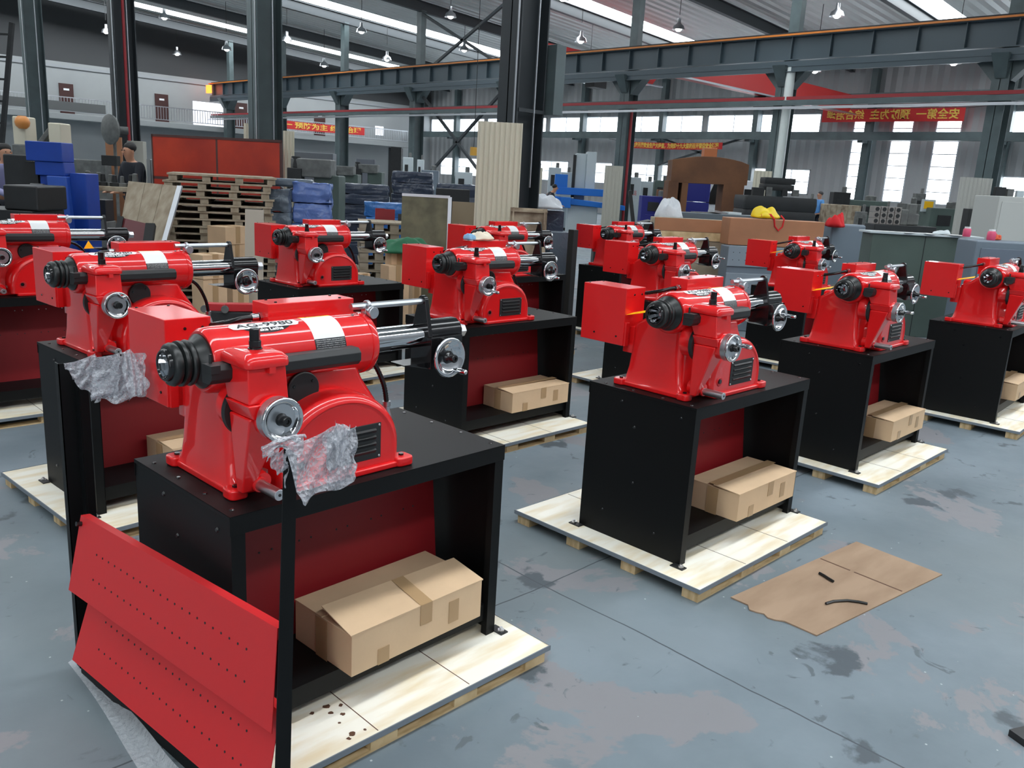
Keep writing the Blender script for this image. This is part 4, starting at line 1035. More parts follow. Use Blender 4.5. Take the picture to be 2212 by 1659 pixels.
# columns
def hcol(name, label, x, y, z1, dx, dy, material, group, web=True, extra=None):
    t = thing(name, label, 'column', (x, y, 0), 0, group)
    mb = MB(); f = 0.02
    mb.bx(-dx / 2, -dx / 2 + f, -dy / 2, dy / 2, 0, z1); mb.bx(dx / 2 - f, dx / 2, -dy / 2, dy / 2, 0, z1); mb.bx(-dx / 2, dx / 2, -0.012, 0.012, 0, z1)
    mb.build('shaft', material, t, bevel=0.004)
    mb = MB(); mb.bx(-dx / 2 - 0.06, dx / 2 + 0.06, -dy / 2 - 0.06, dy / 2 + 0.06, 0, 0.03); mb.build('base_plate', material, t)
    return t
NEARL = {0: 'thick dark column with a cream corrugated sheet leaning on it, photo centre', 1: 'green grey column behind the orange screens', 2: 'dark column with a red pipe beside the man in navy', 3: 'leftmost green grey column behind the blue machine'}
for i in range(4):
    x, y = 7.1, 7.15 + 5.83 * i
    t = hcol('steel_column', NEARL[i], x, y, roof_z(x) - 0.5, 0.44, 0.32, COLD if i in (0, 2) else COLM, 'near row of columns')
    mb = MB(); mb.cyl((-0.235, -0.13, 1.6), (-0.235, -0.13, 7.5), 0.012, n=6); mb.cyl((0.05, -0.16, 1.6), (0.05, -0.16, 7.5), 0.014, n=6); mb.build('conduit', ALU, t)
    if i == 0:
        mb = MB(); mb.bx(-0.20, 0.22, -0.17, -0.13, 2.42, 2.46); mb.build('bracket', COLD, t)
        mb = MB(); mb.bx(0.26, 0.42, -0.26, -0.06, 2.42, 3.18); mb.build('junction_box', COLM, t, bevel=0.006)
    if i == 2: mb = MB(); mb.cyl((-0.02, -0.16, 0.8), (-0.02, -0.16, 7.8), 0.03, n=10); mb.build('red_pipe', REDPIPE, t)
CRL = {0: 'crane column at the right edge of the photo', 1: 'crane column with a white drain pipe', 2: 'crane column beside the grey cabinet, right of photo centre', 4: 'crane column where the cross braces start', 5: 'crane column in front of the end of the gallery banner', 3: 'crane column hidden behind the thick centre column', 6: 'crane column behind the third near column', 7: 'crane column at the office end'}
for i in range(8):
    x, y = 24.0, 7.3 + 5.83 * i
    if y > YO - 1: break
    t = hcol('crane_column', CRL[i], x, y, 5.3, 0.52, 0.40, COLM, 'columns carrying the crane runway')
    mb = MB(); mb.bx(0.0, 0.26, -0.16, 0.16, 5.3, roof_z(x) - 0.5); mb.build('upper_shaft', COLM, t)
    mb = MB(); mb.hexa([(-0.30, -0.12, 4.75), (-0.26, -0.12, 4.75), (-0.26, 0.12, 4.75), (-0.30, 0.12, 4.75)], [(-0.62, -0.2, 5.3), (-0.26, -0.2, 5.3), (-0.26, 0.2, 5.3), (-0.62, 0.2, 5.3)])
    mb.hexa([(-0.2, -0.22, 4.7), (0.2, -0.22, 4.7), (0.2, -0.2, 4.7), (-0.2, -0.2, 4.7)], [(-0.2, -0.75, 5.28), (0.2, -0.75, 5.28), (0.2, -0.2, 5.28), (-0.2, -0.2, 5.28)])
    mb.hexa([(-0.2, 0.2, 4.7), (0.2, 0.2, 4.7), (0.2, 0.22, 4.7), (-0.2, 0.22, 4.7)], [(-0.2, 0.2, 5.28), (0.2, 0.2, 5.28), (0.2, 0.75, 5.28), (-0.2, 0.75, 5.28)])
    mb.build('bracket', COLM, t)
    if i == 1: mb = MB(); mb.cyl((-0.32, -0.26, 1.9), (-0.32, -0.26, 5.3), 0.13, n=14); mb.build('drain_pipe', mat('white_pipe', rgb(206, 214, 212), 0.4), t)
    if i == 2: mb = MB(); mb.cyl((-0.1, -0.26, 0.2), (-0.1, -0.26, 4.4), 0.05, n=10); mb.build('red_pipe', REDPIPE, t)
for i, y in enumerate([5.9 + 5.83 * k for k in range(1, 8)]):
    if y > YO - 1: break
    t = thing('wall_column', 'dark column against the window wall, %s from the right edge' % ['first', 'second', 'third', 'fourth', 'fifth', 'sixth', 'seventh'][i], 'column', (40.15, y, 0), 0, 'columns along the window wall')
    mb = MB(); mb.bx(-0.16, 0.22, -0.14, 0.14, 0, 7.5); mb.build('shaft', COLM, t)
    mb = MB(); mb.bx(-0.75, -0.2, -0.12, 0.12, 4.2, 4.45); mb.build('bracket', COLM, t)

# crane runway with orange conductor rail, on the middle columns
rw = thing('crane_runway', 'long blue grey crane runway girder with orange conductor rail', 'beam', (23.72, 25, 5.3))
Y0, Y1 = -24 + 0.2, 24.6
mb = MB(); mb.bx(-0.012, 0.012, Y0, Y1, 0.18, 0.78); mb.bx(-0.16, 0.16, Y0, Y1, 0.78, 0.81); mb.bx(-0.14, 0.14, Y0, Y1, 0.15, 0.18)
k = Y0
while k < Y1: mb.bx(-0.13, -0.012, k, k + 0.02, 0.18, 0.78); k += 1.17
mb.build('web_girder', mat('runway_blue_grey', rgb(66, 80, 88), 0.4), rw)
mb = MB(); mb.bx(-0.17, -0.13, Y0, Y1, -0.04, 0.0); mb.bx(-0.155, -0.145, Y0, Y1, -0.16, 0.12); mb.bx(-0.2, -0.1, Y0, Y1, -0.18, -0.16); mb.build('lower_channel', mat('runway_blue_grey', None), rw)
mb = MB(); mb.bx(-0.24, -0.20, Y0, Y1, 0.80, 0.85); mb.build('conductor_rail', ORAIL, rw)
mb = MB(); mb.bx(-0.05, 0.05, Y0, Y1, 0.81, 0.92); mb.build('crane_rail', DARK, rw)
mb = MB(); mb.bx(-0.42, -0.30, 24.0, 24.5, 0.28, 0.72)
o = mb.build('signal_lamp', EXITM, rw); tag(o, 'lit orange signal lamp')
t = solo(MB().bar((23.6, -5, 4.40), (23.6, 49.5, 4.40), 0.09), 'red_pipe', REDPIPE, 'long dull red pipe running along the crane columns', 'pipe')
t = solo(MB().bx(23.5, 23.62, -5, 49.5, 4.20, 4.34), 'tie_beam', COLM, 'long dark beam below the red pipe along the crane columns', 'beam')
t = solo(MB().bar((23.4, -5, 4.12), (23.4, 49.5, 4.12), 0.07), 'steel_pipe', ALU, 'long thin grey pipe under the tie beam', 'pipe')
t = solo(MB().bx(39.2, 39.5, -5, 49.5, 4.30, 4.66), 'crane_runway', COLM, 'dark crane runway beam under the upper windows', 'beam')
t = solo(MB().bx(39.35, 39.55, -5, 49.5, 6.0, 6.35), 'crane_runway', COLM, 'upper eaves beam along the window wall', 'beam')
# red travelling cranes
def crane(label, y, x0, x1, z):
    t = thing('overhead_crane', label, 'crane', ((x0 + x1) / 2, y, z), 0)
    h = (x1 - x0) / 2
    mb = MB(); mb.hexa([(-h + 0.8, 0, 0), (h - 0.8, 0, 0), (h - 0.8, 0.45, 0), (-h + 0.8, 0.45, 0)], [(-h, 0, 0.80), (h, 0, 0.80), (h, 0.45, 0.80), (-h, 0.45, 0.80)])
    mb.build('bridge_girder', mat('crane_red', rgb(196, 44, 44), 0.4), t)
    mb = MB(); mb.bx(-h, h, -0.04, 0.0, -0.02, 0.04); mb.build('cable_track', ALU, t)
    mb = MB(); mb.bx(-0.4, 0.4, 0.0, 0.5, -0.5, -0.02); mb.build('hoist', DARK, t)
    return t
crane('red overhead crane bridge right of the centre column, below the runway', 17.9, 23.9, 39.3, 5.42)
crane('red overhead crane bridge seen above the runway near the centre column', 24.2, 24.3, 33.0, 6.12)
# cross bracing between the crane columns
for lb, a, b in (('steel cross brace between crane columns, lower pair, rising right', (24, 30.2, 1.3), (24, 25.4, 4.9)), ('steel cross brace between crane columns, lower pair, falling right', (24, 30.4, 5.1), (24, 25.6, 1.3)),
                 ('steel cross brace above the runway, rising right', (24, 30.2, 5.9), (24, 25.2, 8.3)), ('steel cross brace above the runway, falling right', (24, 30.4, 8.3), (24, 25.2, 5.9)),
                 ('thin cross brace on the window wall, rising right', (39.8, 29.0, 2.9), (39.8, 23.8, 4.4)), ('thin cross brace on the window wall, falling right', (39.8, 29.0, 4.4), (39.8, 23.8, 2.9))):
    solo(MB().bar(a, b, 0.10, 0.10), 'cross_brace', STEELD, lb, 'brace')
# pendant lamps
LP = [(16.97, 39.96, 7.8), (17.15, 47.5, 7.8), (21.4, 48.9, 7.4), (21.35, 36.98, 7.3), (20.34, 40.87, 7.0), (23.2, 27.61, 7.8), (26.05, 41.3, 7.0), (22.83, 33.2, 7.6), (26.05, 35.7, 7.0), (27.1, 31.2, 7.3), (26.1, 23.2, 7.0), (23.0, 21.4, 7.8), (27.6, 19.75, 7.4), (31.2, 16.0, 6.2), (31.0, 11.04, 6.2), (27.9, 13.8, 7.4), (29.5, 25.6, 5.95)]
WL = ['above the left end of the gallery', 'at the far upper left', 'just above the signal lamp', 'right of the third near column', 'left of the third near column', 'left of the centre column top', 'over the right end of the gallery, higher', 'between third column and cross braces', 'over the right end of the gallery, lower', 'by the upper cross braces', 'above the red crane near the centre column', 'at the top edge right of the centre column', 'under the bright roof strip, right of centre', 'below the runway, right of the white drain pipe', 'below the runway near the right edge', 'at the top right, above the runway', 'below the runway, left of the red crane']
lamp0 = None
for p, w in zip(LP, WL):
    if lamp0 is None:
        t = lamp0 = thing('pendant_lamp', '', 'lamp')
        MB().lathe([(0, 0.06), (0.16, 0.07), (0.20, 0.10), (0.26, 0.19), (0.40, 0.24)], (0, 0, 0.40), (0, 0, -1), 20, caps=False).build('lamp_shade', ALU, t)
        MB().ball((0, 0, 0.06), 0.13, 12).build('bulb', LAMPW, t)
        MB().cyl((0, 0, 0.38), (0, 0, 1.0), 0.012, n=6).build('hanging_rod', DARK, t)
    else: t = copy_tree(lamp0)
    t.location = p
    rod = [c for c in bpy.data.objects if c.parent == t and c.name.startswith('hanging_rod')][0]; rod.location.z = 0; rod.scale.z = (roof_z(p[0]) - p[2]) / 1.0
    tag(t, 'high bay pendant lamp ' + w, 'lamp', 'pendant high bay lamps')
# ------------------------------------------------------------------ things standing further back in the hall
def place(px0, px1, ptop, dist, ratio=1.0, yaw=0.0, pbot=None):
    """size and position of an upright block that fills px0..px1 at dist; ratio = depth / width"""
    pc = spot((px0 + px1) / 2, ptop, dist); w = (px1 - px0) * dist / F_PX
    a = R(yaw); ex = Vector((math.cos(a), math.sin(a), 0)); ey = Vector((-math.sin(a), math.cos(a), 0))
    k = abs(ex.dot(RH)) + ratio * abs(ey.dot(RH)); W = w / k; D = W * ratio
    z0 = 0.0 if pbot is None else max(0.0, spot((px0 + px1) / 2, pbot, dist).z)
    return (pc.x, pc.y, z0), W, D, pc.z - z0, a
def block(name, label, cat, material, px0, px1, ptop, dist, ratio=1.0, yaw=0.0, pbot=None, bevel=0.01, group=None, kids=None):
    loc, W, D, H, a = place(px0, px1, ptop, dist, ratio, yaw, pbot)
    t = thing(name, label, cat, loc, a, group)
    MB().bx(-W / 2, W / 2, -D / 2, D / 2, 0, H).build('body', material, t, bevel=bevel)
    if kids: kids(t, W, D, H)
    return t, W, D, H
def stack(name, label, cat, material, px0, px1, ptop, dist, n, ratio=1.0, yaw=0.0, pbot=None, group=None, seed=1, film=0.0, straps=True):
    """a pile: every layer a thing of its own"""
    loc, W, D, H, a = place(px0, px1, ptop, dist, ratio, yaw, pbot); rn = random.Random(seed); h = H / n
    for i in range(n):
        mb = MB(); j = 0.02 * W
        secs = []
        ox, oy = rn.uniform(-j, j), rn.uniform(-j, j)
        for z, e in ((0.0, 0.004), (0.08, 0.0), (0.5, -0.006), (0.9, 0.0), (0.97, 0.006)):
            secs.append([(x + ox, y + oy, h * z) for x, y, _ in rrect(-W / 2 + e * W, W / 2 - e * W, -D / 2 + e * W, D / 2 - e * W, min(W, D) * 0.08, 0)])
        mb.loft(secs); o = mb.build(name, material, sharp=180 if film else 60)
        if film:
            sb = o.modifiers.new('fine', 'SUBSURF'); sb.subdivision_type = 'SIMPLE'; sb.levels = sb.render_levels = 3
            dm = o.modifiers.new('crumple', 'DISPLACE'); dm.texture = CRTEX; dm.strength = film * H / n; dm.mid_level = 0.5; dm.texture_coords = 'GLOBAL'
        o.location = (loc[0], loc[1], loc[2] + i * h); o.rotation_euler = (0, 0, a + rn.uniform(-0.03, 0.03))
        pos = 'lowest' if i == 0 else 'topmost' if i == n - 1 else ('%s layer up' % ['', 'second', 'third', 'fourth', 'fifth', 'sixth', 'seventh', 'eighth', 'ninth'][i])
        tag(o, '%s, %s' % (label, pos), cat, group or label)
    return loc, W, D, H, a

CRTEX = bpy.data.textures.new('crumple', 'CLOUDS'); CRTEX.noise_scale = 0.12
# --- pallet pile at the left, pallets like those under the benches
pp = place(365, 590, 384, 9.4, 0.93, 30)
n = 21; px_ = make_pallet(-0.57, 0.57, -0.53, 0.53, 0.0705)
ORD = ['lowest', 'second', 'third', 'fourth', 'fifth', 'sixth', 'seventh', 'eighth', 'ninth', 'tenth', 'eleventh', 'twelfth', 'thirteenth', 'fourteenth', 'fifteenth', 'sixteenth', 'seventeenth', 'eighteenth', 'nineteenth', 'twentieth']
for q in px_.children:
    if q.type == 'MESH': q.data.materials[0] = PALW
for i in range(n):
    p = px_ if i == 0 else copy_tree(px_)
    p.location = (pp[0][0] + 0.02 * math.sin(i * 2.3) + (0.03 if i < 9 else 0), pp[0][1] + 0.02 * math.cos(i * 1.7), i * 0.0742); p.rotation_euler = (0, 0, R(62 + 1.5 * math.sin(i)))
    tag(p, 'weathered pallet in the tall pile before the orange screens, ' + ('topmost' if i == n - 1 else ORD[i] + (' from the bottom' if i else '')), 'pallet', 'piled weathered pallets')
# leaning pallet board
a_, b_, c_, d_ = spot(277, 391, 8.5), spot(389, 402, 8.3), spot(353, 530, 8.0), spot(254, 520, 8.2)
def slab(name, label, cat, material, pts, th, parent=None, **k):
    p = [Vector(q) for q in pts]; nrm = (p[1] - p[0]).cross(p[3] - p[0]).normalized() * th
    c = sum(p, Vector()) / 4; c.z = min(q.z for q in p); mb = MB()
    q = [v - c for v in p]; mb.add(q + [v + nrm for v in q], [(0, 1, 2, 3), (7, 6, 5, 4), (0, 4, 5, 1), (1, 5, 6, 2), (2, 6, 7, 3), (3, 7, 4, 0)])
    o = mb.build(name, material, **k); o.location = c; tag(o, label, cat); return o
def down(p, q):       # carry the edge p->q on to the floor
    p, q = Vector(p), Vector(q); k = -p.z / (q.z - p.z) if abs(q.z - p.z) > 1e-4 else 1; return p + (q - p) * k
t = thing('leaning_pallet', 'grey plank pallet leaning on edge, left of the pallet pile', 'pallet', ((a_ + c_) / 2)[:2] + (0,), 0)
o = Vector(t.location); dd = down(a_, d_); cc = down(b_, c_); P = [a_ - o, b_ - o, cc - o, dd - o]
nrm = (P[1] - P[0]).cross(P[3] - P[0]).normalized()
for i in range(3):
    u0, u1 = i / 3 + 0.004, (i + 1) / 3 - 0.004; mb = MB(); q = [P[0].lerp(P[1], u0), P[0].lerp(P[1], u1), P[3].lerp(P[2], u1), P[3].lerp(P[2], u0)]
    mb.add(q + [v + nrm * 0.02 for v in q], [(0, 1, 2, 3), (7, 6, 5, 4), (0, 4, 5, 1), (1, 5, 6, 2), (2, 6, 7, 3), (3, 7, 4, 0)]); mb.build('plank', PALW, t)
mb = MB(); q = [P[0].lerp(P[3], .42), P[1].lerp(P[2], .42), P[1].lerp(P[2], .9), P[0].lerp(P[3], .9)]; mb.add([v - nrm * 0.012 for v in q] + q, [(0, 1, 2, 3), (7, 6, 5, 4), (0, 4, 5, 1), (1, 5, 6, 2), (2, 6, 7, 3), (3, 7, 4, 0)]); mb.build('cross_board', PALW, t)
mb = MB(); mb.bar(P[1], P[2], 0.05, 0.02); mb.build('metal_edge', ALU, t)
# dark red louvred panel in front of it
t = thing('louvred_sheet', 'dark red panel with black side leaning before the grey plank pallet', 'panel', spot(300, 520, 7.7)[:2] + (0,), 0)
o = Vector(t.location); q = [spot(262, 470, 7.8) - o, spot(326, 485, 7.7) - o, spot(318, 540, 7.55) - o, spot(252, 528, 7.65) - o]; q[2].z = max(q[2].z, 0.4)
q = [q[0], q[1], down(q[1] + o, q[2] + o) - o, down(q[0] + o, q[3] + o) - o]
n2 = (q[1] - q[0]).cross(q[3] - q[0]).normalized(); mb = MB(); mb.add(q + [v + n2 * 0.02 for v in q], [(0, 1, 2, 3), (7, 6, 5, 4), (0, 4, 5, 1), (1, 5, 6, 2), (2, 6, 7, 3), (3, 7, 4, 0)]); mb.build('red_sheet', mat('dark_red_sheet', rgb(96, 36, 42), 0.5), t)
mb = MB(); mb.bar(q[1], q[2], 0.08, 0.05); mb.bar(q[0], q[3], 0.05, 0.05); mb.build('side_frame', BLKM, t)

# --- orange welding screens
t = thing('welding_screen', 'orange welding screen panels in a brown frame behind the pallet pile', 'screen', spot(466, 400, 13.4)[:2] + (0,), 0)
o = Vector(t.location); A, B = spot(326, 290, 13.7), spot(608, 308, 13.1)
def scr(u0, u1, z0, z1, th, mt, nm):
    a = A.lerp(B, u0) - o; b = A.lerp(B, u1) - o; d = (b - a); d.z = 0; nn = Vector((-d.y, d.x, 0)).normalized() * th
    mb = MB(); mb.hexa([(a.x, a.y, z0), (b.x, b.y, z0), (b.x + nn.x, b.y + nn.y, z0), (a.x + nn.x, a.y + nn.y, z0)], [(a.x, a.y, z1), (b.x, b.y, z1), (b.x + nn.x, b.y + nn.y, z1), (a.x + nn.x, a.y + nn.y, z1)]); return mb.build(nm, mt, t)
zt = A.z; BRN = mat('brown_frame', rgb(84, 52, 48), 0.6)
for u0, u1 in ((0.01, 0.505), (0.52, 0.99)):
    scr(u0, u1, 1.42, zt - 0.03, 0.01, ORANGES, 'upper_screen'); scr(u0, u1, 0.6, 1.38, 0.01, ORANGES, 'lower_screen')
for z in (zt - 0.04, 1.38, 0.56): scr(0, 1, z, z + 0.045, 0.03, BRN, 'frame_rail')
for u in (0.0, 0.505, 0.985): scr(u, u + 0.015, 0, zt, 0.03, BRN, 'frame_post')
for i, (x0, x1, tp) in enumerate(((322, 330, 344), (332, 341, 346))):
    block('metal_sheet', ('silver metal sheet standing upright between the man and the screens, ' + ('left one' if i == 0 else 'right one')), 'sheet', ALU, x0, x1, tp, 14.2, 0.3, 45, bevel=0)

# --- the blue press at the left
loc, W, D, H, a = place(68, 182, 313, 9.6, 0.8, 38)
t = thing('blue_press', 'bright blue C-frame press standing left, behind the cut-off lathe', 'machine', loc, R(-45))
t.scale = (0.86, 0.8, 1.0)
w = 0.62
t.scale = (1, 1, 1)
mb = MB(); mb.bx(-0.30, 0.10, -0.12, 0.14, 1.59, 1.80); mb.build('head', BLUE, t, bevel=0.01)
mb = MB(); mb.hexa([(-0.22, -0.10, 1.44), (0.11, -0.10, 1.44), (0.11, 0.14, 1.44), (-0.22, 0.14, 1.44)], [(-0.22, -0.10, 1.59), (0.10, -0.10, 1.59), (0.10, 0.14, 1.59), (-0.22, 0.14, 1.59)]); mb.build('neck', BLUE, t, bevel=0.01)
mb = MB(); mb.hexa([(-0.02, -0.16, 0.0), (0.20, -0.16, 0.0), (0.20, 0.14, 0.0), (-0.02, 0.14, 0.0)], [(-0.09, -0.12, 1.44), (0.13, -0.12, 1.44), (0.13, 0.14, 1.44), (-0.09, 0.14, 1.44)]); mb.build('frame', mat('press_blue_light', rgb(52, 92, 186), 0.35), t, bevel=0.012)
mb = MB(); mb.bx(0.13, 0.31, -0.05, 0.25, 0.0, 1.48); mb.build('side_column', BLUE, t, bevel=0.01)
mb = MB(); mb.bx(-0.20, -0.06, -0.05, 0.15, 0.0, 1.44); mb.build('rear_column', BLUE, t, bevel=0.01)
mb = MB(); mb.bx(-0.36, -0.22, -0.05, 0.15, 0.6, 1.58); mb.build('ram_housing', BLKM, t)
mb = MB(); mb.cyl((-0.24, -0.16, 1.31), (-0.10, -0.16, 1.31), 0.04); mb.ball((-0.25, -0.16, 1.31), 0.02); mb.build('cylinder', GREYM, t)
# black machine and lever head left of it
t = thing('black_machine', 'black machine with silver clamp levers at the left edge', 'machine', spot(40, 440, 8.6)[:2] + (0,), R(-45))
MB().bx(-0.45, 0.30, -0.3, 0.3, 0, 1.12).build('base', BLKM, t, bevel=0.01); MB().bx(0.0, 0.34, -0.25, 0.3, 1.12, 1.36).build('motor', BLKM, t, bevel=0.02)
mb = MB(); mb.cyl((-0.05, -0.33, 1.25), (-0.16, -0.36, 1.08), 0.012); mb.cyl((-0.14, -0.33, 1.29), (-0.15, -0.35, 1.17), 0.01); mb.ball((-0.06, -0.3, 1.27), 0.05); mb.ball((-0.14, -0.3, 1.29), 0.03); mb.build('clamp_lever', CHR, t)
block('machine_rack', 'tall dark rack behind the black machine at the left edge', 'rack', DARK, 20, 100, 335, 11.5, 0.6, -45, bevel=0.02)
t = thing('step_ladder', 'black ladder leaning at the far left', 'ladder', spot(20, 300, 16)[:2] + (0,), R(-45))
mb = MB(); mb.bar((-0.25, 0, 1.2), (0.22, 0, 3.9), 0.07); mb.bar((-0.55, 0, 1.2), (-0.05, 0, 3.9), 0.06); mb.build('rail', DARK, t)
for i in range(7): mb = MB(); u = i / 6; mb.bar((-0.22 + 0.44 * u, 0, 1.4 + 2.3 * u), (-0.50 + 0.46 * u, 0, 1.4 + 2.3 * u), 0.035); mb.build('rung', DARK, t)
mb = MB(); mb.bar((-0.3, 0, 0), (-0.25, 0, 1.3), 0.08); mb.bar((-0.6, 0, 0), (-0.55, 0, 1.3), 0.08); mb.build('leg', DARK, t)
# parts heaped behind the press, fan, boards, bench
t = thing('milling_machine', 'grey and cream milling machine head with orange lamp behind the blue press', 'machine', spot(90, 330, 12.5)[:2] + (0,), R(-45))
mb = MB(); mb.bx(-0.3, 0.35, -0.2, 0.3, 0, 1.62); mb.build('column', GREYG, t, bevel=0.02)
mb = MB(); mb.bx(-0.28, -0.10, -0.2, 0.1, 1.70, 2.16); mb.bx(0.22, 0.40, -0.2, 0.1, 1.74, 2.10); mb.build('head_cover', CREAM, t, bevel=0.02)
mb = MB(); mb.bx(-0.30, 0.42, -0.22, 0.1, 1.60, 1.78); mb.bar((0.0, -0.1, 1.75), (0.25, -0.1, 2.05), 0.08); mb.build('arm', GREYM, t, bevel=0.02)
mb = MB(); mb.ball((-0.12, -0.22, 2.08), 0.10); mb.build('orange_lamp', mat('orange_globe', rgb(214, 140, 72), 0.4), t)
t, W, D, H = block('work_table', 'wooden work table with machine parts, behind the blue press', 'table', WOODC, 178, 300, 402, 12.8, 0.5, -45, pbot=412, bevel=0.005)
lg = t.location.z; 
for i, (x, y) in enumerate(((-W / 2 + .05, -D / 2 + .05), (W / 2 - .05, -D / 2 + .05), (-W / 2 + .05, D / 2 - .05), (W / 2 - .05, D / 2 - .05))): MB().bx(x - .03, x + .03, y - .03, y + .03, -lg, 0).build('leg', DARK, t)
rn = random.Random(2); top = Vector(t.location) + Vector((0, 0, H))
kinds = [('casting', GREYM, 'small grey iron casting on the work table'), ('casting', DARK, 'small dark iron casting on the work table')]
q = 0
for i in range(9):
    k = kinds[i % 2]; sx = rn.uniform(0.05, 0.09); u = -W / 2 + 0.06 + (W - 0.12) * i / 8
    pos = top + RH * u + FH * rn.uniform(-0.08, 0.08)
    mb = MB(); mb.lathe([(0, sx), (sx * 0.7, sx), (sx * 0.8, sx * 0.5), (sx * 2.2, sx * 0.42), (sx * 2.3, sx * 0.2)], (0, 0, 0), (0, 0, 1), 14); o = mb.build(k[0], k[1]); o.location = pos
    tag(o, k[2] + ' behind the blue press', 'casting', k[2])
block('parts_bin', 'long grey bin of castings against the office wall, behind the table', 'bin', GREYM, 152, 232, 345, 17, 0.4, -45, bevel=0.02)
block('black_box', 'black box standing on the bin left of the dark column', 'box', BLKM, 223, 255, 336, 16.5, 0.6, -45, pbot=358)
block('brown_board', 'brown board standing left of the dark column with the red pipe', 'board', WOODB, 228, 262, 296, 17.4, 0.1, -45, bevel=0)
block('beige_cabinet', 'beige cabinet behind the head of the man in navy', 'cabinet', mat('beige', rgb(168, 166, 156), 0.6), 278, 312, 305, 17, 0.5, -45)
t = thing('pedestal_fan', 'grey pedestal fan beside the dark column with the red pipe', 'fan', spot(241, 282, 16.6)[:2] + (0,), R(-45))
fz = spot(241, 280, 16.6).z
mb = MB(); mb.lathe([(0, 0.27), (0.04, 0.28), (0.08, 0.2), (0.1, 0.05)], (0, 0.0, fz), (-0.5, -0.8, 0), 28); mb.build('fan_cage', GREYM, t)
mb = MB(); mb.cyl((0, 0.1, 0), (0, 0.1, fz), 0.03); mb.cyl((0, 0.02, fz), (0.25, 0.15, fz), 0.07); mb.build('stand', GREYM, t)
t, W, D, H = block('tool_box', 'black tool case on the floor shelf right of the blue press', 'box', BLKM, 182, 236, 430, 10.4, 0.7, -45, pbot=476)
block('low_shelf', 'low grey shelf carrying the black tool case', 'shelf', GREYM, 178, 240, 476, 10.4, 0.75, -45)

# --- person builder: one continuous skinned body, clothing as children
def person(label, loc, rz, joints, edges, body_mat, parts, height_scale=1.0):
    """joints: name -> (x, y, z, r); body one skinned surface rooted at the pelvis; parts: clothing shells from the same joints"""
    t = thing('person', label, 'person', loc, rz)
    t.scale = (height_scale,) * 3
    def skin(names, mname, material, grow=1.0, sub=2):
        es = [e for e in edges if e[0] in names and e[1] in names]; used = []
        for e in es:
            for j in e:
                if j not in used: used.append(j)
        if 'pelvis' in used: used.remove('pelvis'); used.insert(0, 'pelvis')
        me = bpy.data.meshes.new(mname); me.from_pydata([joints[j][:3] for j in used], [(used.index(a), used.index(b)) for a, b in es], [])
        o = bpy.data.objects.new(mname, me); COL.objects.link(o); o.parent = t
        sm = o.modifiers.new('skin', 'SKIN'); sm.use_smooth_shade = True
        sl = me.skin_vertices[0].data if me.skin_vertices else None
        if sl is None:
            import bmesh
            bm = bmesh.new(); bm.from_mesh(me); bm.verts.layers.skin.verify(); bm.to_mesh(me); bm.free(); sl = me.skin_vertices[0].data
        for i, j in enumerate(used):
            r = joints[j][3] * grow; sl[i].radius = (r, r * (joints[j][4] if len(joints[j]) > 4 else 1.0)); sl[i].use_root = (i == 0)
        s = o.modifiers.new('sub', 'SUBSURF'); s.levels = s.render_levels = sub
        me.materials.append(material)
        return o
    skin(list(joints), 'body', body_mat)
    for names, nm, material, grow in parts: skin(names, nm, material, grow)
    return t
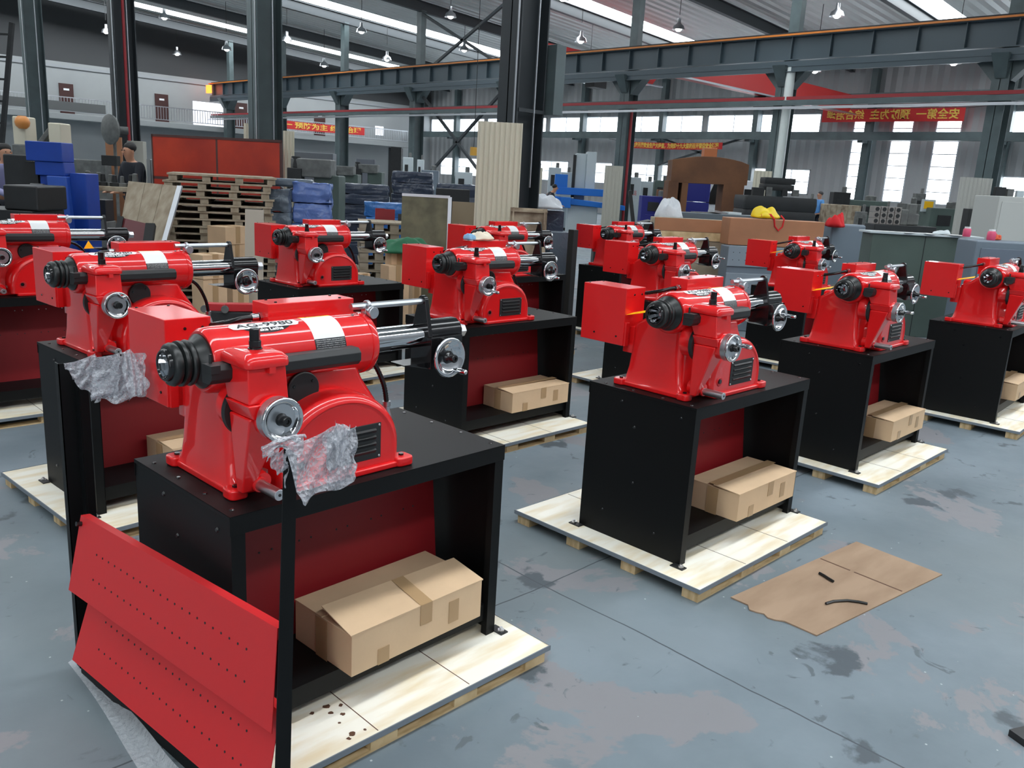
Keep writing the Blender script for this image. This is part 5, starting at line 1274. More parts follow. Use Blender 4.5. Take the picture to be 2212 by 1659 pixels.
def figure(label, loc, rz, shirt, trousers, cap=None, lean=0.0, arms='work', scale=1.0, short=False):
    L = lean
    J = {'pelvis': (0, 0, 0.95, 0.135, 0.8), 'waist': (0, -0.25 * L, 1.08, 0.125, 0.75), 'chest': (0, -0.7 * L, 1.33, 0.165, 0.72), 'neck0': (0, -0.95 * L, 1.45, 0.085), 'neck1': (0, -1.1 * L, 1.49, 0.058),
         'head0': (0, -1.2 * L - 0.015, 1.55, 0.074), 'head1': (0, -1.25 * L - 0.01, 1.64, 0.090), 'head2': (0, -1.28 * L, 1.69, 0.065)}
    E = [('pelvis', 'waist'), ('waist', 'chest'), ('chest', 'neck0'), ('neck0', 'neck1'), ('neck1', 'head0'), ('head0', 'head1'), ('head1', 'head2')]
    for s, n_ in ((-1, 'l'), (1, 'r')):
        J['sh' + n_] = (0.18 * s, -0.85 * L, 1.415, 0.066); J['hip' + n_] = (0.09 * s, 0, 0.88, 0.09); J['kn' + n_] = (0.10 * s, -0.03, 0.50, 0.062); J['an' + n_] = (0.10 * s, 0.01, 0.10, 0.042); J['to' + n_] = (0.11 * s, -0.13, 0.05, 0.042)
        if arms == 'work':
            J['el' + n_] = (0.23 * s, -0.95 * L - 0.05, 1.12, 0.047); J['wr' + n_] = (0.13 * s, -1.1 * L - 0.27, 1.03, 0.034); J['pa' + n_] = (0.10 * s, -1.1 * L - 0.34, 1.02, 0.034, 0.6)
            fd = (-0.02 * s, -0.075, -0.015)
        else:
            J['el' + n_] = (0.23 * s, 0.02, 1.10, 0.045); J['wr' + n_] = (0.24 * s, -0.04, 0.86, 0.032); J['pa' + n_] = (0.24 * s, -0.05, 0.79, 0.034, 0.6)
            fd = (0.0, -0.02, -0.08)
        E += [('chest', 'sh' + n_), ('sh' + n_, 'el' + n_), ('el' + n_, 'wr' + n_), ('wr' + n_, 'pa' + n_), ('pelvis', 'hip' + n_), ('hip' + n_, 'kn' + n_), ('kn' + n_, 'an' + n_), ('an' + n_, 'to' + n_)]
        p = J['pa' + n_]
        for f, (dx, ln) in enumerate(((-0.027, 0.85), (-0.009, 1.0), (0.009, 0.94), (0.026, 0.75))):
            k = 'f%d%s' % (f, n_); J[k] = (p[0] + dx, p[1] + fd[1] * ln, p[2] + fd[2] * ln, 0.009); E.append(('pa' + n_, k))
        k = 'th' + n_; J[k] = (p[0] - 0.045 * s, p[1] + fd[1] * 0.4 - 0.01, p[2] + fd[2] * 0.4 + 0.02, 0.010); E.append(('wr' + n_, k))
    up = ['pelvis', 'waist', 'chest', 'neck0', 'shl', 'shr', 'ell', 'elr'] + ([] if short else ['wrl', 'wrr'])
    lo = ['pelvis', 'hipl', 'hipr', 'knl', 'knr', 'anl', 'anr']
    t = person(label, loc, rz, J, E, SKIN, [(up, 'shirt', shirt, 1.2), (lo, 'trousers', trousers, 1.14)], scale)
    hx, hy, hz = J['head1'][:3]
    mb = MB(); mb.ball((hx, hy + 0.030, hz + 0.040), 0.096, 16, (0.98, 0.95, 0.82)); mb.build('hair' if cap is None else 'cap', HAIR if cap is None else cap, t)
    mb = MB(); mb.ball((hx, hy - 0.098, hz - 0.035), 0.018, 8, (0.8, 1, 1.3)); mb.build('nose', SKIN, t)
    for s in (-1, 1):
        mb = MB(); mb.ball((hx + 0.033 * s, hy - 0.088, hz - 0.008), 0.010, 8); mb.build('eye', INK, t)
        mb = MB(); mb.ball((hx + 0.092 * s, hy + 0.01, hz - 0.02), 0.022, 8, (0.4, 0.8, 1.2)); mb.build('ear', SKIN, t)
    mb = MB(); mb.ball((hx, hy - 0.086, hz - 0.075), 0.018, 8, (1.3, 0.5, 0.35)); mb.build('mouth', mat('lips', rgb(150, 84, 76), 0.6), t)
    for x in (-0.11, 0.11):
        mb = MB(); mb.ball((x, -0.05, 0.045), 0.075, 10, (0.65, 1.6, 0.6)); mb.build('shoe', BLKM, t)
    return t
figure('person in navy work jacket looking down, working beside the orange screens', spot(299, 400, 14.4)[:2] + (0,), R(-78), NAVY, NAVY, None, 0.10, 'work', 1.10)
figure('person in light blue shirt and dark trousers walking by the tall windows', spot(1769, 440, 33)[:2] + (0,), R(-120), SKYBL, NAVY, mat('grey_cap', rgb(70, 70, 72), 0.8), 0.0, 'down', 1.08, short=True)
figure('person in lavender shirt bent over work at the far left edge', spot(2, 350, 13.0)[:2] + (0,), R(10), LAVEN, NAVY, None, 0.12, 'work', 1.02)
figure('person in dark navy clothes bending at the blue grinding machine', spot(1172, 420, 27.5)[:2] + (0,), R(60), NAVY, NAVY, None, 0.35, 'work', 0.92)

# --- cartons and boards behind the second row, left of centre
CRT = []
def carton_pile(items, group):
    for i, (x0, x1, tp, d, r, y, bt, lb) in enumerate(items):
        loc, W, D, H, a = place(x0, x1, tp, d, r, y, bt)
        t = thing('cardboard_box', lb, 'box', loc, a, group)
        MB().bx(-W / 2, W / 2, -D / 2, D / 2, 0, H).build('box_body', CARD, t, bevel=0.004)
        MB().bx(-0.03, 0.03, -D / 2 - 0.002, D / 2 + 0.002, 0.01, H + 0.002).build('packing_tape', TAPE, t)
carton_pile([(456, 532, 488, 8.6, .7, 20, 526, 'brown carton with open flap under the pallet pile, upper'), (458, 530, 526, 8.6, .7, 20, 575, 'brown carton under the pallet pile, below the open one'),
             (415, 488, 548, 7.6, .7, 10, 600, 'brown carton behind the end of the second-row left lathe'), (488, 535, 575, 8.05, .7, 5, None, 'brown carton low on the floor left of the beige board'),
             (418, 486, 600, 7.6, .7, 10, None, 'lower brown carton behind the second-row left lathe')], 'cartons left of the beige board')
block('dark_crate', 'dark crate under the open brown carton beside the pallet pile', 'crate', DARK, 460, 528, 575, 8.6, .7, 20)
carton_pile([(832, 880, 545, 8.9, .8, -10, 572, 'brown carton under the green tarpaulin, left'), (822, 882, 572, 8.8, .8, -8, 612, 'brown carton in the middle of the pile under the green tarpaulin'),
             (826, 884, 612, 8.8, .8, -8, None, 'brown carton low in the pile under the green tarpaulin'), (884, 912, 565, 9.3, .8, -10, None, 'brown carton right in the pile under the green tarpaulin'), (765, 800, 590, 8.5, .8, 0, None, 'brown carton behind the lathe before the blue stack')], 'cartons under the green tarpaulin')
loc = spot(882, 548, 8.95)
solo(crumple(loc.x, loc.y, loc.z, 0.34, 0.22, 0.16, 21), 'tarpaulin', GREENT, 'dark green tarpaulin heaped on brown cartons', 'tarpaulin', sub=1)
def board(name, label, mt, x0, x1, tp, d, yaw, edge=None, th=0.03, lean=0.12, tr=None):
    loc, W, D, H, a = place(x0, x1, tp, d, 0.03, yaw)
    t = thing(name, label, 'board', loc, a)
    mb = MB(); mb.hexa([(-W / 2, -lean, 0), (W / 2, -lean, 0), (W / 2, th - lean, 0), (-W / 2, th - lean, 0)], [(-W / 2, 0, H), (W / 2, 0, H - (0 if tr is None else tr)), (W / 2, th, H - (0 if tr is None else tr)), (-W / 2, th, H)])
    mb.build('panel', mt, t)
    if edge: mb = MB(); mb.bar((W / 2, -lean, 0), (W / 2, 0, H), 0.015, 0.04); mb.bar((-W / 2, 0, H), (W / 2, 0, H), 0.015, 0.03); mb.build('edge_strip', edge, t)
    return t, W, H
board('beige_board', 'tall beige board standing behind the lathe before the blue stack', mat('beige_board', rgb(186, 178, 164), 0.7), 530, 568, 453, 8.3, -42)
board('plywood_board', 'large grey stained plywood board standing left of centre', WOODD, 870, 971, 423, 9.6, -42, ALU)
t, W, H = board('plywood_board', 'beige board with brown stains next to the large grey plywood', mat('stained_ply', rgb(158, 142, 118), 0.7), 978, 1045, 437, 10.0, -44)
for x, z, r in ((-0.1, 0.9, 0.035), (-0.02, 0.9, 0.045), (0.07, 0.92, 0.03), (0.06, 1.04, 0.045), (0.13, 1.04, 0.03)):
    mb = MB(); mb.lathe([(0, r), (0.002, r)], (x, -0.04, z), (0, -1, 0.1), 14); mb.build('stain', STAIN, t)
t, W, D, H = block('black_sign', 'black sign board with white lettering left of the framed wooden board', 'sign', BLKM, 1043, 1102, 441, 10.1, 0.08, -44, bevel=0)
def sg(z): return lambda x, y: Vector((x, -D / 2 - 0.006, z + y))
text_mesh('C9350', 0.075, sg(H - 0.19), 'lettering', INKW, t, fit=W * 0.6, bold=0.002)
text_mesh('937\u53f0\u5236\u52a8\u76d8\u5207', 0.07, sg(H - 0.09), 'lettering', INKW, t, fit=W * 0.72, bold=0.001)
for k in range(10): MB().bx(-W / 2 + 0.01 + k * W / 10, -W / 2 + 0.025 + k * W / 10, -D / 2 - 0.004, -D / 2, H - 0.035, H - 0.005).build('white_bar', INKW, t)
t, W, H = board('framed_board', 'worn wooden board in a raised frame leaning right of the black sign', WOODC, 1104, 1182, 450, 9.3, -42, lean=0.14)
mb = MB()
for s in (-1, 1): mb.bar((s * (W / 2 - 0.03), -0.215, 0), (s * (W / 2 - 0.03), -0.015, H), 0.06, 0.02)
mb.bar((-W / 2, -0.015, H - 0.03), (W / 2, -0.015, H - 0.03), 0.06, 0.02); mb.build('frame', WOODC, t)
# black stack and milky plastic on top
t, W, D, H = block('wrapped_crate', 'black film-wrapped crate behind the framed board', 'crate', WRAPD, 1100, 1217, 452, 10.9, 0.5, -44)
loc = spot(1085, 447, 10.6)
mb = crumple(0, 0, 0, 0.34, 0.2, 0.14, 31); o = mb.build('plastic_sheet', PLASTIC, sub=1); o.location = loc; o.rotation_euler = (0, 0, R(-45)); tag(o, 'milky plastic sheet heaped left of the column base', 'plastic')
loc = spot(1172, 452, 10.7)
mb = crumple(0, 0, 0, 0.30, 0.2, 0.16, 37); o = mb.build('plastic_sheet', PLASTIC, sub=1); o.location = loc; o.rotation_euler = (0, 0, R(-45)); tag(o, 'milky plastic sheet heaped on the black crate right of the column', 'plastic')
# cream corrugated sheets leaning on columns
def corr(label, x0, x1, tp, d, yaw, mt=CREAM, bot=None, pitch=0.055, lean=0.06):
    loc, W, D, H, a = place(x0, x1, tp, d, 0.02, yaw, bot); n = max(6, int(W / pitch * 4)); mb = MB()
    f = []; b = []
    for i in range(n + 1):
        x = -W / 2 + W * i / n; y = (0.0, 0.0, -0.014, -0.014)[i % 4]; f.append((x, y)); b.append((x, y + 0.003))
    loop = f + b[::-1]
    mb.loft([[(x, y - lean, 0) for x, y in loop], [(x, y, H) for x, y in loop]])
    o = mb.build('corrugated_sheet', mt, sharp=20); o.location = loc; o.rotation_euler = (0, 0, a); return tag(o, label, 'sheet', None)
corr('cream corrugated sheet leaning on the thick centre column', 1035, 1128, 264, 9.55, -43)
corr('cream corrugated sheet left of the green grey column behind the screens', 527, 568, 267, 14.9, -45, pitch=0.07)
corr('cream corrugated sheet right of the orange screens', 612, 636, 283, 13.3, -45, pitch=0.05)
corr('grey corrugated cabinet side by the column right of centre', 1308, 1346, 358, 28.5, -45, mat('warm_grey', rgb(184, 182, 170), 0.6), pitch=0.12)
corr('grey corrugated sheet at the foot of the right edge column', 2076, 2144, 384, 19.5, -45, mat('warm_grey2', rgb(176, 176, 170), 0.6), pitch=0.09)
corr('bright cream corrugated sheet behind the black stacks', 1630, 1668, 369, 24, -45, pitch=0.1)

# --- wrapped stacks
stack('wrapped_package', 'blue part in clear film in the stack behind the third-row lathe', 'package', WRAPB, 634, 716, 394, 9.5, 7, 0.55, -40, None, 'wrapped blue parts', 4, film=0.32)
stack('wrapped_package', 'grey film-wrapped part left in the blue stack', 'package', WRAPG, 568, 628, 407, 9.3, 6, 0.8, -40, None, 'wrapped grey parts', 6, film=0.32)
loc = spot(640, 394, 9.5)
block('wrapped_bundle', 'grey film-wrapped bundle lying on top of the blue stack', 'package', WRAPG, 588, 678, 386, 9.5, 0.5, -38, 404, bevel=0.03)
stack('wrapped_package', 'dark film-wrapped panel in the stack right of the drill press', 'package', WRAPD, 738, 842, 398, 14.4, 9, 0.4, -40, None, 'dark wrapped panels, left stack', 8, film=0.32)
stack('wrapped_package', 'dark film-wrapped panel in the tallest stack left of the cross braces', 'package', WRAPD, 849, 936, 371, 15.3, 9, 0.5, -40, None, 'dark wrapped panels, tall stack', 9, film=0.32)
stack('wrapped_package', 'dark film-wrapped panel in the low stack before the centre column sheet', 'package', WRAPD, 944, 1032, 398, 14.2, 8, 0.5, -40, None, 'dark wrapped panels, low stack', 10, film=0.32)
stack('wrapped_package', 'light blue wrapped part in the stack behind the red panels', 'package', WRAPL, 790, 876, 437, 11.5, 7, 0.8, -40, None, 'light blue wrapped parts', 12, film=0.32)
for i, (x0, x1) in enumerate(((811, 831), (831, 853))):
    block('red_sheet', 'dark red sheet panel standing before the light blue stack, ' + ('left one' if i == 0 else 'right one'), 'panel', mat('deep_red_panel', rgb(140, 26, 34), 0.5), x0, x1, 450 + i * 2, 10.6, 0.1, -42, pbot=486, bevel=0)
block('black_sheet', 'narrow black panel right of the red sheet panels', 'panel', BLKM, 860, 868, 462, 10.5, 0.3, -42, pbot=486, bevel=0)
loc, W, D, H, a = place(795, 872, 482, 10.2, 0.8, -30)
px2 = make_pallet(-0.32, 0.32, -0.30, 0.30, 0.108)
for q in px2.children: q.data.materials[0] = PALW
for i in range(10):
    p = px2 if i == 0 else copy_tree(px2)
    p.location = (loc[0], loc[1], i * 0.1115); p.rotation_euler = (0, 0, R(-32 + 2 * math.sin(i * 2)))
    tag(p, 'small wooden pallet in the pile left of the grey plywood, ' + ('topmost' if i == 9 else 'lowest' if i == 0 else '%s from the bottom' % ['second', 'third', 'fourth', 'fifth', 'sixth', 'seventh', 'eighth', 'ninth'][i - 1]), 'pallet', 'small piled pallets')
block('black_tray', 'black angled tray before the low wrapped stack', 'tray', BLKM, 942, 1015, 408, 12.6, 0.4, -40)
# --- green milling machines
def mill(label, px, ptop, d, s=1.0, rz=-45):
    p = spot(px, ptop, d); t = thing('milling_machine', label, 'machine', (p.x, p.y, 0), R(rz)); H = p.z
    mb = MB(); mb.bx(-0.02 * s, 0.42 * s, -0.1 * s, 0.5 * s, 0, H * 0.82); mb.bx(-0.35 * s, 0.55 * s, -0.4 * s, 0.6 * s, 0, 0.15); mb.build('column', GREYG, t, bevel=0.02)
    mb = MB(); mb.bx(-0.40 * s, 0.30 * s, -0.2 * s, 0.25 * s, H * 0.80, H * 0.93); mb.build('ram', GREYM, t, bevel=0.02)
    mb = MB(); mb.bx(-0.45 * s, -0.20 * s, -0.25 * s, 0.0, H * 0.62, H * 0.86); mb.lathe([(0, 0.09 * s), (0.2 * s, 0.08 * s)], (-0.32 * s, -0.12 * s, H * 0.86), (0, 0, 1), 16); mb.cyl((-0.32 * s, -0.12 * s, H * 0.5), (-0.32 * s, -0.12 * s, H * 0.64), 0.04 * s); mb.build('spindle_head', DARK, t, bevel=0.01)
    mb = MB(); mb.bx(-0.6 * s, 0.35 * s, -0.35 * s, -0.1 * s, H * 0.36, H * 0.42); mb.build('table', GREYM, t, bevel=0.01)
    mb = MB()
    for a in (20, 140, 260): mb.cyl((-0.46 * s, -0.27 * s, H * 0.70), (-0.46 * s + 0.14 * s * math.cos(R(a)), -0.30 * s, H * 0.70 + 0.14 * s * math.sin(R(a))), 0.010 * s)
    mb.build('feed_lever', CHR, t)
    mb = MB(); mb.lathe([(0, 0.10 * s), (0.03, 0.10 * s)], (-0.1 * s, -0.4 * s, H * 0.30), (0, -1, 0), 20); mb.build('handwheel', GREYM, t)
    return t
mill('green grey drill press right of the orange screens', 683, 322, 12.2, 0.8)
block('grey_cabinet', 'large grey cabinet behind the green grey drill press', 'cabinet', mat('slate', rgb(104, 110, 116), 0.5), 636, 722, 330, 15.5, 0.4, -45)
mill('small milling machine below the end of the gallery banner', 745, 348, 24, 0.9); mill('light milling machine left of the tall wrapped stack', 797, 345, 27, 1.0)
block('grey_hood', 'slate grey machine cover below the gallery end', 'cabinet', mat('slate2', rgb(96, 100, 108), 0.6), 772, 810, 344, 30, 0.5, -45)
for i, (x0, x1, tp, d, mt, lb) in enumerate(((872, 892, 340, 34, WHTM, 'white cabinet left of the crane column by the low windows'), (902, 916, 345, 34, WHTM, 'narrow white cabinet right of the crane column by the low windows'), (912, 948, 368, 32, GREYB, 'blue grey cabinet under the low windows, left of the cross braces'),
        (985, 1020, 372, 30, WHTM, 'white machine behind the cross braces'), (1150, 1172, 362, 34, CREAM, 'cream cabinet right of the thick centre column'), (1186, 1212, 362, 32, WHTM, 'white machine cabinet behind the blue grinding machine, left'), (1212, 1236, 372, 31, WHTM, 'second white machine cabinet behind the blue grinding machine'),
        (1352, 1384, 383, 31, WHTM, 'white cabinet with small red characters right of the crane column'), (1384, 1412, 392, 32, WHTM, 'low white machine right of the cabinet with red characters'), (1414, 1446, 390, 31, GREYG, 'green grey cabinet left of the rusty press'), (1420, 1450, 410, 27, RUST, 'brown rusty cabinet beside the left leg of the press'),
        (1822, 1905, 433, 31, GREYG, 'long green machine below the tall windows'), (1905, 1925, 446, 30, GREYM, 'small grey machine below the middle tall window'), (1976, 1998, 418, 30, GREYM, 'grey electric box left of the third tall window'), (1945, 1985, 440, 26, GREYM, 'grey tailstock machine below the third tall window'),
        (2000, 2078, 450, 24, GREYG, 'green machine bed left of the grey corrugated sheet'), (1782, 1850, 442, 24, WOODC, 'wooden crate behind the red cloth'), (1850, 1872, 457, 22, GREYM, 'grey block right of the wooden crate'), (1738, 1760, 433, 24, DARK, 'dark bin left of the person in light blue'),
        (1798, 1834, 415, 28, DARK, 'dark rack right of the person in light blue'), (1385, 1450, 424, 26, BLUED, 'dark blue heap of parts left of the rusty press'))):
    t, W, D, H = block('machine_cabinet' if mt not in (WOODC,) else 'wooden_crate', lb, 'cabinet' if mt is not WOODC else 'crate', mt, x0, x1, tp, d, 0.7, -45, bevel=0.02)
    if mt is WOODC:
        for q in range(4): MB().bx(-W / 2 + W * q / 3 - 0.05 * (q > 0), -W / 2 + W * q / 3 + 0.05 * (q < 3), -D / 2 - 0.02, -D / 2, 0, H).build('batten', PALW, t)
    else:
        MB().bx(-W * 0.36, W * 0.36, -D / 2 - 0.012, -D / 2, H * 0.12, H * 0.62).build('door', mt, t, bevel=0.006)
        MB().bx(-W * 0.30, W * 0.05, -D / 2 - 0.02, -D / 2, H * 0.70, H * 0.88).build('control_panel', DARK, t, bevel=0.004)
        MB().bx(-W / 2 - 0.02, W / 2 + 0.02, -D / 2 - 0.02, D / 2 + 0.02, 0, 0.1).build('plinth', DARK, t)
        MB().lathe([(0, W * 0.14), (0.16, W * 0.14), (0.18, W * 0.10)], (W * 0.2, 0, H), (0, 0, 1), 14).build('motor', GREYM, t)
    if 'red characters' in lb and 'small' in lb: text_mesh('\u6cb9\u5de5\u7ad9', 0.2, lambda x, y: Vector((x, -D / 2 - 0.01, H - 0.55 + y)), 'lettering', REDC, t, fit=W * 0.5)
# --- big blue and white surface grinder
t = thing('grinding_machine', 'large blue and white surface grinding machine right of the centre column', 'machine', spot(1265, 420, 30)[:2] + (0,), R(-45))
def gx(px): return (px - 1265) * 30 / F_PX
mb = MB(); mb.bx(gx(1202), gx(1308), -0.5, 0.0, 1.28, 1.52); mb.build('upper_table', BLUEL, t, bevel=0.02)
mb = MB(); mb.hexa([(gx(1170), -0.7, 1.02), (gx(1345), -0.7, 0.86), (gx(1345), 0.0, 0.86), (gx(1170), 0.0, 1.02)], [(gx(1170), -0.7, 1.24), (gx(1345), -0.7, 1.02), (gx(1345), 0.0, 1.02), (gx(1170), 0.0, 1.26)]); mb.build('sliding_table', BLUEL, t, bevel=0.02)
mb = MB(); mb.bx(gx(1228), gx(1290), -0.5, 0.4, 0.0, 0.95); mb.build('base', WHTM, t, bevel=0.03)
mb = MB(); mb.bx(gx(1240), gx(1262), 0.0, 0.8, 0.9, 2.68); mb.bx(gx(1262), gx(1282), -0.1, 0.6, 1.4, 2.75); mb.build('column', WHTM, t, bevel=0.02)
mb = MB(); mb.bx(gx(1234), gx(1240), -0.1, 0.1, 1.2, 2.62); mb.build('cable_chain', BLKM, t)
mb = MB(); mb.bx(gx(1198), gx(1224), -0.4, 0.1, 1.5, 1.95); mb.build('spindle_head', BLUEL, t, bevel=0.02)
mb = MB(); mb.bx(gx(1213), gx(1232), -0.9, -0.7, 0.85, 1.2); mb.build('control_panel', BLUEL, t, bevel=0.02)
# --- rusty gantry press, blue racks, van, black stacks
d = 25.0; t = thing('gantry_press', 'rusty brown gantry press frame before the window wall', 'press', spot(1526, 400, d)[:2] + (0,), R(-45))
def gx(px): return (px - 1526) * d / F_PX
z1 = spot(1526, 340, d).z
mb = MB(); arc = [(gx(1447), z1 - 0.75), (gx(1447), z1 - 0.12)] + [(gx(1447 + 158 * i / 10), z1 - 0.12 + 0.14 * math.sin(math.pi * i / 10)) for i in range(1, 10)] + [(gx(1605), z1 - 0.15), (gx(1605), z1 - 0.72)]
mb.prism(arc, 1, -0.3, 0.5); mb.build('cross_head', RUST, t, bevel=0.01)
for a, b in ((1443, 1464), (1471, 1484), (1557, 1600)): mb = MB(); mb.bx(gx(a), gx(b), -0.3, 0.5, 0, z1 - 0.7); mb.build('column', RUST, t, bevel=0.01)
mb = MB(); mb.bx(gx(1513), gx(1540), -0.1, 0.3, z1 - 0.05, z1 + 0.26); mb.build('cylinder_housing', mat('orange_rust', rgb(176, 104, 62), 0.6), t, bevel=0.02)
stack('blue_rack', 'dark blue steel rack seen through the press frame', 'rack', BLUED, 1482, 1532, 394, 30, 3, 0.6, -45, None, 'dark blue racks', 14)
d = 32; t = thing('white_van', 'white van parked behind the rusty press', 'van', spot(1590, 420, d)[:2] + (0,), R(-45))
def gx(px): return (px - 1590) * d / F_PX
za, zb = spot(1600, 390, d).z, spot(1600, 418, d).z
mb = MB(); prof = [(gx(1521), 0.45), (gx(1519), 1.15), (gx(1536), za - 0.12), (gx(1548), za), (gx(1660), za + 0.02), (gx(1662), 0.45)]
mb.prism(prof, 1, -0.1, 1.7); mb.build('body', mat('van_white', rgb(226, 230, 234), 0.25, coat=0.5), t, bevel=0.03)
mb = MB(); mb.prism([(gx(1526), 1.2), (gx(1540), za - 0.18), (gx(1562), za - 0.18), (gx(1562), 1.2)], 1, -0.13, -0.10); mb.build('window', BLKG, t)
mb = MB(); mb.prism([(gx(1605), 1.2), (gx(1605), za - 0.30), (gx(1650), za - 0.30), (gx(1650), 1.2)], 1, -0.13, -0.10); mb.build('window', BLKG, t)
for x in (1538, 1640): mb = MB(); mb.lathe([(0, 0.34), (0.2, 0.34)], (gx(x), 0.1, 0.34), (0, -1, 0), 24); mb.build('wheel', RUB, t)
def shelfpile(label, x0, x1, tp, bt, d, n, seed):
    stack('black_crate', label, 'crate', DARK, x0, x1, tp, d, n, 0.6, -45, bt, label, seed)
shelfpile('black steel crate in the upper pile behind the yellow bag', 1648, 1712, 384, 412, 21.5, 2, 41)
shelfpile('black steel crate in the wide lower pile behind the yellow bag', 1602, 1752, 424, None, 21.2, 5, 42)
for i, (x0, x1, tp, bt) in enumerate(((1626, 1650, 405, 424), (1655, 1668, 404, 424), (1690, 1702, 404, 424), (1712, 1726, 410, 424))):
    block('machine_block', 'small dark machine block on the black crates, ' + ['leftmost', 'second from left', 'third from left', 'rightmost'][i], 'block', DARK if i % 2 == 0 else GREYM, x0, x1, tp, 21.3, 0.6, -45, pbot=bt)
# black leaning bars and trays right of the plastic
t = thing('black_bench_frame', 'black folded sheet parts piled behind the farthest lathe', 'parts', spot(1330, 470, 12.5)[:2] + (0,), R(-45))
mb = MB(); mb.hexa([(-0.35, -0.2, 0.95), (0.5, -0.2, 1.0), (0.5, 0.2, 1.0), (-0.35, 0.2, 0.95)], [(-0.35, -0.2, 1.0), (0.5, -0.2, 1.22), (0.5, 0.2, 1.22), (-0.35, 0.2, 1.0)]); mb.build('folded_sheet', BLKM, t)
mb = MB(); mb.bx(-0.3, 0.7, -0.2, 0.2, 0, 0.95); mb.build('crate', DARK, t)
mb = MB(); mb.bar((0.28, -0.25, 0.9), (0.14, -0.25, 1.62), 0.05); mb.build('bar', DARK, t)
# gantry-like black frame behind lathe
block('black_rack', 'black louvred rack standing behind the farthest lathe, left', 'rack', BLKM, 1228, 1250, 496, 9.2, 1.0, 0, bevel=0.005)
t, W, D, H = block('cast_block', 'grey plastic-covered crate between the third-row lathes', 'crate', WRAPG, 1180, 1232, 500, 10.2, 0.8, -30)
# --- plywood crates, yellow bag, cabinets right of centre
t, W, D, H = block('plywood_crate', 'long plywood crate left of the box with the yellow bag', 'crate', PALW, 1408, 1566, 472, 11.2, 0.25, -38)
MB().bx(-W / 2 - 0.005, W / 2 + 0.005, -D / 2 - 0.01, -D / 2, H - 0.16, H).build('top_board', WOODB, t); MB().bx(-W / 2 - 0.006, W / 2 + 0.006, -D / 2 - 0.012, -D / 2, H - 0.27, H - 0.165).build('middle_board', PINE, t)
t, W, D, H = block('grey_chest', 'slate grey chest under the milky plastic', 'chest', mat('slate3', rgb(92, 102, 110), 0.5), 1440, 1640, 461, 12.0, 0.3, -38)
loc = spot(1444, 476, 11.4); mb = crumple(0, 0, 0, 0.26, 0.2, 0.24, 51, amp=0.5); o = mb.build('plastic_sheet', PLASTIC, sub=1); o.location = loc; tag(o, 'milky plastic bag lying on the plywood crate', 'plastic')
for i, (px, py, w_, mt) in enumerate(((1490, 448, 0.22, DARK), (1520, 458, 0.3, GREYM), (1560, 459, 0.34, ALU), (1580, 461, 0.2, WHTM))):
    p = spot(px, py, 12.0); mb = MB(); mb.box((0, 0, 0.01), (w_, 0.2, 0.03), 0, 0, R(8 if i == 2 else 0)); o = mb.build('metal_plate', mt); o.location = (p.x, p.y, spot(px, 462, 12.0).z); o.rotation_euler = (0, 0, R(-30)); tag(o, ['dark plate at the left end of the slate chest', 'grey plate lying on the slate chest', 'tilted light plate on the slate chest', 'white sheet at the right of the slate chest'][i], 'plate')
t, W, D, H = block('brown_box', 'brown plywood box with the yellow bag on it', 'box', WOODB, 1564, 1778, 474, 10.8, 0.22, -37, pbot=532)
zb_ = t.location.z
# yellow shopping bag
p = spot(1652, 476, 10.8)
t = thing('shopping_bag', 'yellow plastic bag with red print and red handles on the brown box', 'bag', (p.x, p.y, zb_ + H + 0.001), R(-37))
mb = crumple(0, 0, 0, 0.22, 0.10, 0.13, 61, amp=0.3); mb.build('bag_body', YBAG, t, sub=1)
mb = MB(); hy = -D / 2 - 0.02; mb.tube([(0.04, -0.08, 0.05), (0.05, hy, 0.01), (0.07, hy, -0.08), (0.12, hy - 0.005, -0.13), (0.17, hy, -0.08), (0.18, hy, 0.01), (0.17, -0.08, 0.05)], 0.010, 6); mb.build('handle', REDC, t)
mb = MB(); mb.box((0.02, -0.085, 0.05), (0.05, 0.004, 0.035), 0, R(-25)); mb.box((-0.06, -0.08, 0.045), (0.06, 0.004, 0.03), 0, R(-25)); mb.build('red_print', REDC, t)
# perforated grey cabinet
def perf(t, W, D, H):
    for i in range(3):
        z = H - 0.24 - i * 0.33
        MB().bx(-W / 2 - 0.004, W / 2 + 0.004, -D / 2 - 0.02, -D / 2, z, z + 0.25).build('drawer_front', mat('cabinet_face', rgb(134, 146, 156), 0.45), t, bevel=0.006)
        hs = MB()
        for r_ in range(2):
            for k in range(16): hs.cyl((-W / 2 + 0.06 + k * (W - 0.12) / 15, -D / 2 - 0.0205, z + 0.08 + r_ * 0.09), (-W / 2 + 0.06 + k * (W - 0.12) / 15, -D / 2 - 0.021, z + 0.08 + r_ * 0.09), 0.006, n=6)
        tag(hs.build('perforations', DARK, t), kind='stuff')
t, W, D, H = block('perforated_cabinet', 'blue grey perforated cabinet below the brown box', 'cabinet', GREYB, 1560, 1790, 535, 10.6, 0.2, -37, kids=perf)
block('blue_grey_locker', 'blue grey locker with the red cloth on its top', 'cabinet', GREYB, 1778, 1872, 484, 12.0, 0.35, -25, bevel=0.03)
p = spot(1805, 492, 11.7); solo(crumple(p.x, p.y, p.z, 0.21, 0.13, 0.16, 71, amp=0.5), 'red_cloth', REDC, 'red cloth heaped on the blue grey locker', 'cloth', sub=1)
